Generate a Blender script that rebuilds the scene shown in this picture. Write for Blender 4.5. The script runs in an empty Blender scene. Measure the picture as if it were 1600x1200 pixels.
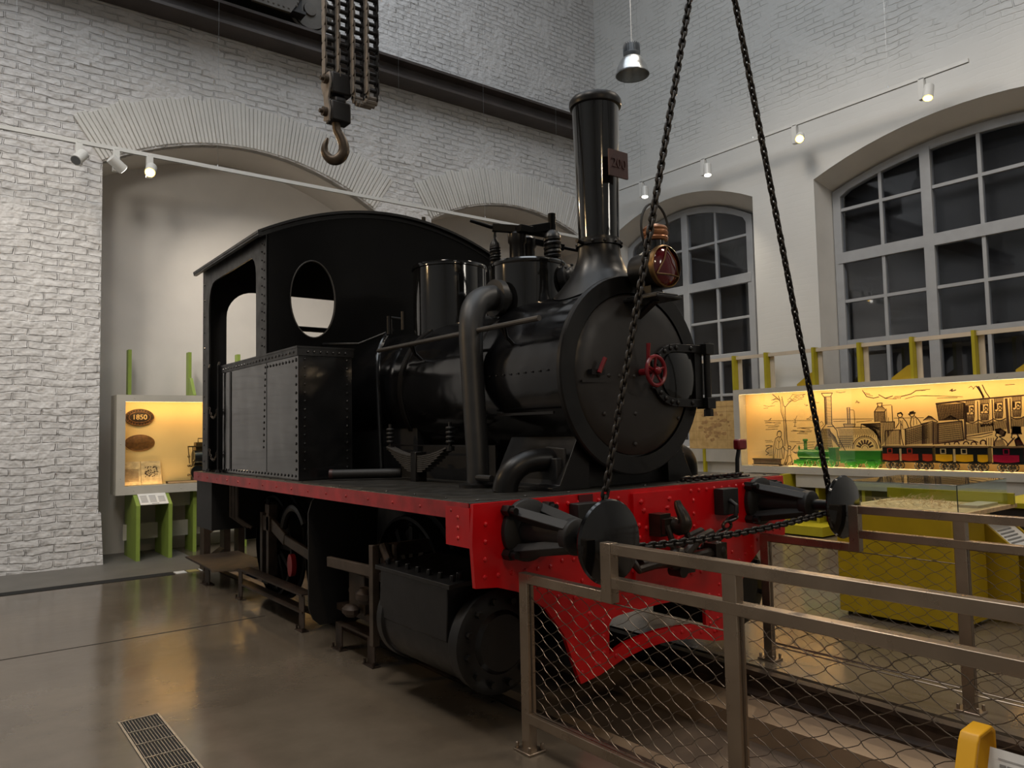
import bpy, bmesh, math, random
from mathutils import Vector, Matrix
from mathutils.geometry import tessellate_polygon
random.seed(7)
sc = bpy.context.scene
COL = sc.collection
V = Vector
PI = math.pi

# ------------------------------------------------------------------ materials
def _mat(name):
    m = bpy.data.materials.new(name); m.use_nodes = True
    nt = m.node_tree
    return m, nt, nt.nodes['Principled BSDF']

def node(nt, kind, **kw):
    n = nt.nodes.new(kind)
    for k, v in kw.items():
        if k in n.inputs: n.inputs[k].default_value = v
        else: setattr(n, k, v)
    return n

def mat(name, col, rough=.5, metal=0., var=.15, scale=6., bump=0., bscale=40., rvar=0., coat=0., spec=.5, bdet=3., col2=None, emit=None, estr=0., alpha=1., trans=0.):
    m, nt, b = _mat(name)
    L = nt.links
    tc = node(nt, 'ShaderNodeTexCoord')
    b.inputs['Roughness'].default_value = rough
    b.inputs['Metallic'].default_value = metal
    b.inputs['Coat Weight'].default_value = coat
    b.inputs['Coat Roughness'].default_value = .08
    b.inputs['Specular IOR Level'].default_value = spec
    if trans: b.inputs['Transmission Weight'].default_value = trans
    if emit:
        b.inputs['Emission Color'].default_value = (*emit, 1); b.inputs['Emission Strength'].default_value = estr
    n = node(nt, 'ShaderNodeTexNoise', Scale=scale, Detail=5.); L.new(tc.outputs['Object'], n.inputs['Vector'])
    r = node(nt, 'ShaderNodeValToRGB'); L.new(n.outputs['Fac'], r.inputs['Fac'])
    c2 = col2 or tuple(min(1, c*(1+var)) for c in col)
    c1 = tuple(c*(1-var) for c in col) if not col2 else col
    r.color_ramp.elements[0].color = (*c1, 1); r.color_ramp.elements[1].color = (*c2, 1)
    r.color_ramp.elements[0].position = .35; r.color_ramp.elements[1].position = .65
    L.new(r.outputs['Color'], b.inputs['Base Color'])
    if rvar:
        n2 = node(nt, 'ShaderNodeTexNoise', Scale=scale*1.7, Detail=4.); L.new(tc.outputs['Object'], n2.inputs['Vector'])
        mr = node(nt, 'ShaderNodeMapRange'); mr.inputs[1].default_value = .3; mr.inputs[2].default_value = .7
        mr.inputs[3].default_value = max(.02, rough-rvar); mr.inputs[4].default_value = rough+rvar
        L.new(n2.outputs['Fac'], mr.inputs[0]); L.new(mr.outputs[0], b.inputs['Roughness'])
    if bump:
        n3 = node(nt, 'ShaderNodeTexNoise', Scale=bscale, Detail=bdet); L.new(tc.outputs['Object'], n3.inputs['Vector'])
        bp = node(nt, 'ShaderNodeBump', Strength=1., Distance=bump); L.new(n3.outputs['Fac'], bp.inputs['Height'])
        L.new(bp.outputs['Normal'], b.inputs['Normal'])
    return m

def brick_mat(name, col, axis, plain_z=None, rough=.5, depth=.03, lump=1.0):
    """white painted brickwork: courses in relief under thick lumpy paint"""
    m, nt, b = _mat(name); L = nt.links
    tc = node(nt, 'ShaderNodeTexCoord'); sp = node(nt, 'ShaderNodeSeparateXYZ'); L.new(tc.outputs['Object'], sp.inputs[0])
    cb = node(nt, 'ShaderNodeCombineXYZ'); L.new(sp.outputs['X' if axis == 'x' else 'Y'], cb.inputs[0]); L.new(sp.outputs['Z'], cb.inputs[1])
    wn = node(nt, 'ShaderNodeTexNoise', Scale=2.6, Detail=4.); L.new(tc.outputs['Object'], wn.inputs['Vector'])
    wv = node(nt, 'ShaderNodeVectorMath', operation='MULTIPLY_ADD'); L.new(wn.outputs['Color'], wv.inputs[0])
    wv.inputs[1].default_value = (.12, .10, 0); L.new(cb.outputs[0], wv.inputs[2])
    bk = node(nt, 'ShaderNodeTexBrick', Scale=1.)
    bk.inputs['Brick Width'].default_value = .29; bk.inputs['Row Height'].default_value = .083
    bk.inputs['Mortar Size'].default_value = .011; bk.inputs['Mortar Smooth'].default_value = .55; bk.inputs['Bias'].default_value = 0
    L.new(wv.outputs[0], bk.inputs['Vector'])
    n1 = node(nt, 'ShaderNodeTexNoise', Scale=9., Detail=2., Roughness=.5); L.new(tc.outputs['Object'], n1.inputs['Vector'])
    n2 = node(nt, 'ShaderNodeTexNoise', Scale=2.1, Detail=3.); L.new(tc.outputs['Object'], n2.inputs['Vector'])
    # where the old render fills the joints the courses fade out
    mk = node(nt, 'ShaderNodeMapRange'); L.new(n2.outputs['Fac'], mk.inputs[0])
    mk.inputs[1].default_value = .58; mk.inputs[2].default_value = .45; mk.inputs[3].default_value = .05; mk.inputs[4].default_value = 1.
    bh = node(nt, 'ShaderNodeMath', operation='MULTIPLY'); L.new(bk.outputs['Fac'], bh.inputs[0]); L.new(mk.outputs[0], bh.inputs[1])
    ad = node(nt, 'ShaderNodeMath', operation='MULTIPLY_ADD'); L.new(n1.outputs['Fac'], ad.inputs[0]); ad.inputs[1].default_value = lump
    ng = node(nt, 'ShaderNodeMath', operation='MULTIPLY'); L.new(bh.outputs[0], ng.inputs[0]); ng.inputs[1].default_value = -1.
    L.new(ng.outputs[0], ad.inputs[2])
    bp = node(nt, 'ShaderNodeBump', Strength=1., Distance=depth); L.new(ad.outputs[0], bp.inputs['Height'])
    if plain_z is not None:
        mz = node(nt, 'ShaderNodeMapRange'); mz.inputs[1].default_value = plain_z; mz.inputs[2].default_value = plain_z+.5
        mz.inputs[3].default_value = .05; mz.inputs[4].default_value = .75
        zz = node(nt, 'ShaderNodeMath', operation='MULTIPLY_ADD'); L.new(n2.outputs['Fac'], zz.inputs[0]); zz.inputs[1].default_value = -.8; L.new(sp.outputs['Z'], zz.inputs[2])
        L.new(zz.outputs[0], mz.inputs[0]); L.new(mz.outputs[0], bp.inputs['Strength'])
    L.new(bp.outputs['Normal'], b.inputs['Normal'])
    rp = node(nt, 'ShaderNodeValToRGB'); n4 = node(nt, 'ShaderNodeTexNoise', Scale=1.3, Detail=6.); L.new(tc.outputs['Object'], n4.inputs['Vector']); L.new(n4.outputs['Fac'], rp.inputs['Fac'])
    rp.color_ramp.elements[0].color = (*[c*.9 for c in col], 1); rp.color_ramp.elements[1].color = (*[min(1, c*1.05) for c in col], 1)
    L.new(rp.outputs['Color'], b.inputs['Base Color']); b.inputs['Roughness'].default_value = rough
    return m

def concrete_mat(name, c1, c2, rough=.3):
    m, nt, b = _mat(name); L = nt.links
    tc = node(nt, 'ShaderNodeTexCoord')
    n = node(nt, 'ShaderNodeTexNoise', Scale=1.1, Detail=9., Roughness=.62); L.new(tc.outputs['Object'], n.inputs['Vector'])
    r = node(nt, 'ShaderNodeValToRGB'); L.new(n.outputs['Fac'], r.inputs['Fac'])
    r.color_ramp.elements[0].color = (*c1, 1); r.color_ramp.elements[1].color = (*c2, 1); r.color_ramp.elements[0].position = .33; r.color_ramp.elements[1].position = .68
    L.new(r.outputs['Color'], b.inputs['Base Color'])
    n2 = node(nt, 'ShaderNodeTexNoise', Scale=2.4, Detail=6.); L.new(tc.outputs['Object'], n2.inputs['Vector'])
    mr = node(nt, 'ShaderNodeMapRange'); mr.inputs[3].default_value = max(.06, rough-.05); mr.inputs[4].default_value = rough+.10
    L.new(n2.outputs['Fac'], mr.inputs[0]); L.new(mr.outputs[0], b.inputs['Roughness'])
    n3 = node(nt, 'ShaderNodeTexNoise', Scale=7., Detail=3.); L.new(tc.outputs['Object'], n3.inputs['Vector'])
    bp = node(nt, 'ShaderNodeBump', Strength=.35, Distance=.004); L.new(n3.outputs['Fac'], bp.inputs['Height']); L.new(bp.outputs['Normal'], b.inputs['Normal'])
    return m

def glass_mat(name, tint=(1, 1, 1), refl=.09, rough=0.):
    m = bpy.data.materials.new(name); m.use_nodes = True; nt = m.node_tree; nt.nodes.clear(); L = nt.links
    o = node(nt, 'ShaderNodeOutputMaterial'); t = node(nt, 'ShaderNodeBsdfTransparent'); t.inputs[0].default_value = (*tint, 1)
    g = node(nt, 'ShaderNodeBsdfGlossy', Roughness=rough); lw = node(nt, 'ShaderNodeLayerWeight', Blend=.5); pw = node(nt, 'ShaderNodeMath', operation='POWER'); L.new(lw.outputs['Facing'], pw.inputs[0]); pw.inputs[1].default_value = 5.
    mr = node(nt, 'ShaderNodeMapRange'); mr.inputs[3].default_value = refl*.6; mr.inputs[4].default_value = .95; L.new(pw.outputs[0], mr.inputs[0])
    mx = node(nt, 'ShaderNodeMixShader'); L.new(mr.outputs[0], mx.inputs[0]); L.new(t.outputs[0], mx.inputs[1]); L.new(g.outputs[0], mx.inputs[2]); L.new(mx.outputs[0], o.inputs[0])
    return m

M = {}
M['wall_b'] = brick_mat('white_painted_brick', (.66, .64, .625), 'x', depth=.042)
M['wall_r'] = brick_mat('white_painted_brick_fine', (.66, .655, .63), 'y', plain_z=5.6, depth=.02, lump=.9)
M['plaster'] = mat('white_plaster', (.66, .64, .605), .6, var=.05, scale=2, bump=.002, bscale=15)
M['niche'] = mat('grey_plaster', (.60, .565, .525), .65, var=.05, scale=1.5, bump=.0015, bscale=12)
M['floor'] = concrete_mat('polished_concrete', (.098, .077, .056), (.165, .133, .098), .13)
M['floor'].node_tree.nodes['Principled BSDF'].inputs['Specular IOR Level'].default_value = .75
M['pit'] = concrete_mat('pit_concrete', (.085, .06, .042), (.14, .10, .07), .55)
M['ledge'] = concrete_mat('warm_lit_ledge_concrete', (.22, .15, .092), (.31, .215, .135), .55)  # warm light falling on the ledge is put into this paler tan
M['band'] = mat('grey_board_floor', (.13, .12, .105), .5, var=.1, scale=3)
M['ceiling'] = mat('ceiling_paint', (.35, .36, .37), .8, var=.05)
M['frame'] = mat('grey_window_paint', (.34, .35, .365), .45, var=.05)
M['pane'] = glass_mat('window_glass', (.9, .92, .95), .10, .03)
M['blind'] = mat('blackout_board', (.016, .015, .015), .7, var=.1)
M['black'] = mat('gloss_black_paint', (.0045, .0045, .005), .15, var=.3, scale=4, bump=.006, bscale=5, bdet=1., rvar=.07, coat=.3)
M['blackp'] = mat('polished_black_paint', (.006, .006, .006), .09, var=.2, scale=4, bump=.0012, bscale=7, coat=.5)
M['blackm'] = mat('satin_black_paint', (.0065, .006, .006), .36, var=.3, scale=5, bump=.001, bscale=14, rvar=.08, spec=.35)
M['cabp'] = mat('flat_black_cab_plate', (.0028, .0027, .0028), .4, var=.3, scale=3, bump=.001, bscale=8, spec=.1)
M['spring'] = mat('spring_steel', (.06, .055, .05), .45, .3, var=.2)
M['pipe'] = mat('dull_lagged_pipe', (.012, .012, .0125), .46, var=.3, scale=5, bump=.002, bscale=12)
M['hookd'] = mat('dark_oiled_steel', (.028, .021, .016), .33, .5, var=.3, scale=12)
M['tank'] = mat('hand_painted_black_plate', (.010, .010, .0105), .16, var=.3, scale=3, bump=.016, bscale=2.6, bdet=1., rvar=.07, coat=.5)
M['matt'] = mat('sooty_black_iron', (.0055, .005, .005), .6, var=.3, scale=8, bump=.001, bscale=30)
M['door'] = mat('brown_black_paint', (.012, .0092, .0078), .46, var=.35, scale=3, bump=.0015, bscale=6, rvar=.08)
M['deck'] = mat('oily_deck_plate', (.016, .014, .011), .42, var=.35, scale=6, bump=.001, bscale=30, rvar=.1)
M['red'] = mat('gloss_red_paint', (.52, .0006, .004), .3, var=.12, scale=4, bump=.001, bscale=14, coat=.15)
M['reddull'] = mat('worn_red_paint', (.34, .016, .02), .4, var=.3, scale=7)
M['redpatch'] = mat('dark_red_patch', (.07, .004, .006), .4, var=.2)
M['redbrown'] = mat('oxide_red_plate', (.045, .012, .010), .5, var=.2)
M['wheelred'] = mat('handwheel_red', (.17, .006, .012), .3, var=.2)
M['rust'] = mat('rusty_steel', (.042, .026, .017), .55, .3, var=.4, scale=9, bump=.001, bscale=40)
M['rod'] = mat('greased_rod_steel', (.062, .044, .031), .5, .3, var=.3, scale=7)
M['chain'] = mat('dark_chain_steel', (.013, .011, .010), .42, .5, var=.3, scale=20)
M['galle'] = mat('lit_hoist_plate', (.19, .165, .14), .55, .2, var=.25, scale=14)  # pale tone carries the light on the left-facing plates
M['galled'] = mat('dark_shaded_hoist_steel', (.018, .016, .015), .5, .3, var=.3)  # dark pins and block; also the shade on the right-hand plates
M['hook'] = mat('bronze_hook_steel', (.07, .052, .036), .42, .6, var=.3, scale=12)
M['beam'] = mat('brown_crane_paint', (.06, .047, .042), .5, var=.2, scale=3)
M['beamd'] = mat('dark_crane_paint', (.02, .018, .018), .5, var=.2, scale=3)
M['crane'] = mat('olive_crane_plate', (.10, .087, .072), .5, var=.2, scale=5)
M['white'] = mat('white_lamp_enamel', (.62, .62, .6), .35, var=.03)
M['alu'] = mat('brushed_aluminium', (.42, .44, .45), .3, .9, var=.08, scale=30)
M['alud'] = mat('cast_aluminium', (.18, .19, .2), .45, .7, var=.1)
M['steel'] = mat('brushed_stainless', (.36, .285, .215), .3, .9, var=.12, scale=5, rvar=.06)
M['wire'] = mat('stainless_wire', (.17, .135, .105), .35, .8, var=.1)
M['green'] = mat('lime_green_board', (.22, .30, .05), .5, var=.06)
M['yellow'] = mat('olive_yellow_board', (.40, .265, .004), .5, var=.05)
M['yelgreen'] = mat('yellow_green_board', (.38, .32, .008), .5, var=.05)
M['amber'] = mat('amber_yellow_frame', (.72, .36, .004), .42, var=.03)
M['greyboard'] = mat('light_grey_board', (.47, .44, .38), .5, var=.04)
M['cream'] = mat('cream_timber', (.56, .47, .36), .5, var=.05)
M['lit'] = mat('amber_backdrop', (.88, .57, .24), .7, var=.08, scale=1.6)
M['ink'] = mat('sepia_ink', (.055, .022, .011), .8, var=.1)
M['paper'] = mat('white_paper', (.68, .66, .62), .6, var=.04)
M['papertext'] = mat('grey_print', (.22, .21, .2), .7)
M['map'] = mat('faded_map_print', (.66, .44, .18), .7, var=.1, scale=9, col2=(.52, .33, .12))
M['mapland'] = mat('brown_map_land', (.40, .23, .09), .7, var=.2, scale=15)
M['glass'] = glass_mat('case_glass', (.93, .97, .95), .085)
M['glassedge'] = mat('glass_edge', (.02, .03, .03), .2)
M['copper'] = mat('copper_cap', (.30, .13, .06), .35, .7, var=.2, scale=12)
M['brass'] = mat('aged_brass', (.20, .12, .05), .35, .8, var=.2)
M['lens'] = mat('ruby_lens', (.085, .001, .005), .12, var=.1, coat=.5)
M['glow'] = mat('warm_lamp_glow', (1, .9, .7), .5, emit=(1., .60, .10), estr=9.)
M['gloww'] = mat('neutral_lamp_glow', (1, .97, .9), .5, emit=(1., .95, .85), estr=5.)
M['strip'] = mat('warm_led_strip', (1, .9, .7), .5, emit=(1., .75, .38), estr=6.)
M['tgreen'] = mat('model_green_enamel', (.03, .20, .02), .3, var=.1, coat=.3)
M['tred'] = mat('model_red_enamel', (.45, .035, .015), .3, var=.1, coat=.3)
M['tyel'] = mat('model_yellow_enamel', (.72, .36, .01), .3, var=.1, coat=.3)
M['tcrim'] = mat('model_crimson_enamel', (.36, .006, .04), .3, var=.1, coat=.3)
M['tblk'] = mat('model_black_enamel', (.012, .012, .014), .3, var=.1, coat=.3)
M['tbrown'] = mat('dark_timber_block', (.028, .012, .007), .45, var=.3, scale=20)
M['straw'] = mat('pale_straw', (.62, .42, .22), .7, var=.2, scale=20)
M['oak'] = mat('bronze_plaque', (.22, .09, .025), .45, .3, var=.3, scale=30)
M['darkplate'] = mat('dark_plaque', (.05, .028, .018), .45, .3, var=.3, scale=30)
M['whitemark'] = mat('white_marking', (.7, .7, .68), .5)
M['yelmark'] = mat('yellow_marking', (.32, .27, .10), .5)
M['grille'] = mat('worn_grating_steel', (.30, .28, .25), .4, .7, var=.2, scale=20)
M['dark'] = mat('dark_void', (.006, .006, .006), .9)

# ------------------------------------------------------------------ mesh builder
WO = {}
class MB:
    def __init__(s): s.v = []; s.f = []
    def add(s, vs, fs):
        n = len(s.v); s.v += [tuple(p) for p in vs]; s.f += [tuple(i+n for i in f) for f in fs]; return s
    def box(s, a, b):
        x0, y0, z0 = a; x1, y1, z1 = b
        return s.add([(x0,y0,z0),(x1,y0,z0),(x1,y1,z0),(x0,y1,z0),(x0,y0,z1),(x1,y0,z1),(x1,y1,z1),(x0,y1,z1)],
                     [(0,3,2,1),(4,5,6,7),(0,1,5,4),(1,2,6,5),(2,3,7,6),(3,0,4,7)])
    def beam(s, p0, p1, w, h, up=(0,0,1)):
        p0 = V(p0); p1 = V(p1); d = (p1-p0).normalized(); u = V(up)
        if abs(d.dot(u)) > .99: u = V((0,1,0))
        r = d.cross(u).normalized(); u = r.cross(d).normalized()
        vs = [p+r*(a*w/2)+u*(b*h/2) for p in (p0,p1) for a,b in ((-1,-1),(1,-1),(1,1),(-1,1))]
        return s.add(vs, [(0,1,2,3),(7,6,5,4),(0,4,5,1),(1,5,6,2),(2,6,7,3),(3,7,4,0)])
    def tube(s, pts, r, n=8, closed=False):
        P = [V(p) for p in pts]; m = len(P); rs = r if isinstance(r, (list, tuple)) else [r]*m
        def tan(i):
            a = P[(i-1) % m] if (closed or i > 0) else P[i]; b = P[(i+1) % m] if (closed or i < m-1) else P[i]
            return (b-a).normalized()
        t = tan(0); u = t.orthogonal().normalized(); rings = []
        for i in range(m):
            t2 = tan(i); q = t.rotation_difference(t2); u = (q @ u).normalized(); t = t2; w = t.cross(u)
            rings.append([P[i]+(u*math.cos(2*PI*k/n)+w*math.sin(2*PI*k/n))*rs[i] for k in range(n)])
        vs = [p for R in rings for p in R]; fs = []
        for i in range(m if closed else m-1):
            j = (i+1) % m; sh = 0
            if closed and j == 0:
                sh = min(range(n), key=lambda k: (rings[0][k]-rings[i][0]).length)
            for k in range(n):
                fs.append((i*n+k, i*n+(k+1) % n, j*n+(k+1+sh) % n, j*n+(k+sh) % n))
        if not closed: fs += [tuple(range(n))[::-1], tuple((m-1)*n+k for k in range(n))]
        return s.add(vs, fs)
    def lathe(s, prof, o, axis=(0,0,1), n=32, sc=(1,1), cap=True):
        o = V(o); a = V(axis).normalized()
        u = V((1,0,0)) if abs(a.x) < .9 else V((0,1,0)); u = (u-a*u.dot(a)).normalized(); w = a.cross(u)
        vs = []; fs = []
        for r, h in prof:
            for k in range(n):
                t = 2*PI*k/n; vs.append(o+a*h+u*(r*sc[0]*math.cos(t))+w*(r*sc[1]*math.sin(t)))
        m = len(prof)
        for i in range(m-1):
            for k in range(n): fs.append((i*n+k, i*n+(k+1) % n, (i+1)*n+(k+1) % n, (i+1)*n+k))
        if cap:
            if prof[0][0] > 1e-5: fs.append(tuple(range(n))[::-1])
            if prof[-1][0] > 1e-5: fs.append(tuple((m-1)*n+k for k in range(n)))
        return s.add(vs, fs)
    def cyl(s, p0, p1, r, n=16, r1=None):
        p0 = V(p0); p1 = V(p1); return s.lathe([(r, 0), (r if r1 is None else r1, (p1-p0).length)], p0, p1-p0, n)
    def prism(s, loops, o, u, v, w):
        """loops of (a,b) in the frame o+a*u+b*v, extruded along vector w"""
        o = V(o); u = V(u); v = V(v); w = V(w)
        if not isinstance(loops[0][0], (tuple, list)): loops = [loops]
        pts = [[V((a, b, 0)) for a, b in lp] for lp in loops]
        tri = tessellate_polygon(pts); flat = [p for lp in pts for p in lp]; N = len(flat)
        vs = [o+u*p.x+v*p.y for p in flat]+[o+u*p.x+v*p.y+w for p in flat]
        fs = [tuple(t) for t in tri]+[tuple(i+N for i in t[::-1]) for t in tri]
        b = 0
        for lp in loops:
            k = len(lp)
            for i in range(k): fs.append((b+i, b+(i+1) % k, b+(i+1) % k+N, b+i+N))
            b += k
        return s.add(vs, fs)
    def rivet(s, p, nrm, r=.011, n=8):
        return s.lathe([(r, 0), (r*.8, r*.45), (r*.35, r*.7)], p, nrm, n)
    def ball(s, c, r, n=12, sc=(1,1,1)):
        vs = []; fs = []; m = n//2
        for i in range(m+1):
            ph = PI*i/m
            for k in range(n): vs.append((c[0]+r*sc[0]*math.sin(ph)*math.cos(2*PI*k/n), c[1]+r*sc[1]*math.sin(ph)*math.sin(2*PI*k/n), c[2]+r*sc[2]*math.cos(ph)))
        for i in range(m):
            for k in range(n): fs.append((i*n+k, (i+1)*n+k, (i+1)*n+(k+1) % n, i*n+(k+1) % n))
        return s.add(vs, fs)
    def mesh(s, name, off=(0,0,0), ang=35):
        me = bpy.data.meshes.new(name)
        me.from_pydata([(x-off[0], y-off[1], z-off[2]) for x, y, z in s.v], [], s.f)
        bm = bmesh.new(); bm.from_mesh(me)
        bmesh.ops.remove_doubles(bm, verts=bm.verts, dist=1e-6)
        bmesh.ops.recalc_face_normals(bm, faces=bm.faces)
        bm.to_mesh(me); bm.free()
        for p in me.polygons: p.use_smooth = True
        me.set_sharp_from_angle(angle=math.radians(ang))
        return me
    def build(s, name, m, parent=None, at=None, bevel=0, ang=35, label=None, kind=None):
        if parent is not None: off = WO[parent.name]
        elif at is not None: off = at
        else:
            xs = [p[0] for p in s.v]; ys = [p[1] for p in s.v]; zs = [p[2] for p in s.v]
            off = ((min(xs)+max(xs))/2, (min(ys)+max(ys))/2, min(zs))
        me = s.mesh(name, off, ang)
        ob = bpy.data.objects.new(name, me); COL.objects.link(ob)
        for k in (m if isinstance(m, (list, tuple)) else [m]): me.materials.append(M[k])
        if parent is not None: ob.parent = parent
        else: ob.location = off
        WO[ob.name] = off
        if bevel:
            b = ob.modifiers.new('bevel', 'BEVEL'); b.width = bevel; b.segments = 2; b.limit_method = 'ANGLE'; b.angle_limit = math.radians(40)
        if label: ob['label'] = label
        if kind: ob['kind'] = kind
        return ob

def tag(o, label, cat, group=None):
    o['label'] = label; o['category'] = cat
    if group: o['group'] = group
    return o
def thing(name, label, cat, loc, group=None):
    o = bpy.data.objects.new(name, None); o.empty_display_size = .1; COL.objects.link(o); o.location = loc; WO[o.name] = tuple(loc)
    return tag(o, label, cat, group)
def kids(o): return [c for c in list(COL.objects) if c.parent == o]
def dup(root, loc, label, rz=None, group=None):
    r = root.copy(); COL.objects.link(r); r.location = loc; r['label'] = label
    if rz is not None: r.rotation_euler = (0, 0, rz)
    if group: r['group'] = group
    for ch in kids(root):
        c = ch.copy(); COL.objects.link(c); c.parent = r
        for g in kids(ch):
            d = g.copy(); COL.objects.link(d); d.parent = c
    return r
def struct(mb, name, m, **kw): return mb.build(name, m, at=(0,0,0), kind='structure', **kw)

X, Y, Z = (1,0,0), (0,1,0), (0,0,1)
def spl(pts, r=None, k=5):
    """smooth curve through the points (and radii)"""
    P = [V(p) for p in pts]; out = []; rr = []
    for i in range(len(P)-1):
        a, b, c, d = P[max(i-1,0)], P[i], P[i+1], P[min(i+2,len(P)-1)]
        for j in range(k):
            t = j/k; out.append(.5*((2*b)+(c-a)*t+(2*a-5*b+4*c-d)*t*t+(3*b-a-3*c+d)*t**3))
            if r: rr.append(r[i]+(r[i+1]-r[i])*t)
    out.append(P[-1])
    if r: rr.append(r[-1])
    return (out, rr) if r else out
def ypl(mb, loops, y0, y1): return mb.prism(loops, (0,y0,0), X, Z, (0,y1-y0,0))     # outline in (x,z)
def xpl(mb, loops, x0, x1): return mb.prism(loops, (x0,0,0), Y, Z, (x1-x0,0,0))     # outline in (y,z)
def arc(cx, cz, rx, rz, a0, a1, n): return [(cx+rx*math.cos(math.radians(a0+(a1-a0)*i/n)), cz+rz*math.sin(math.radians(a0+(a1-a0)*i/n))) for i in range(n+1)]
def ring(cx, cz, rx, rz, n=40): return arc(cx, cz, rx, rz, 0, 360, n)[:-1]
def segarc(x0, x1, zs, za, n=16):
    c = (x0+x1)/2; h = (x1-x0)/2; return [(x0+(x1-x0)*i/n, za-(za-zs)*(((x0+(x1-x0)*i/n)-c)/h)**2) for i in range(n+1)]
def text_mesh(body, size, ext, frame, name, m, parent):
    """raised lettering; frame = (origin, right, up)"""
    cu = bpy.data.curves.new(name, 'FONT'); cu.body = body; cu.size = size; cu.extrude = ext; cu.align_x = 'CENTER'; cu.align_y = 'CENTER'
    t = bpy.data.objects.new(name, cu); me = bpy.data.meshes.new_from_object(t); bpy.data.objects.remove(t)
    o, r, u = V(frame[0]), V(frame[1]).normalized(), V(frame[2]).normalized(); n = r.cross(u)
    off = V(WO[parent.name]); mt = Matrix((( r.x,u.x,n.x,o.x-off.x),(r.y,u.y,n.y,o.y-off.y),(r.z,u.z,n.z,o.z-off.z),(0,0,0,1)))
    me.transform(mt); me.materials.append(M[m])
    ob = bpy.data.objects.new(name, me); COL.objects.link(ob); ob.parent = parent; WO[ob.name] = WO[parent.name]
    return ob
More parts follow.
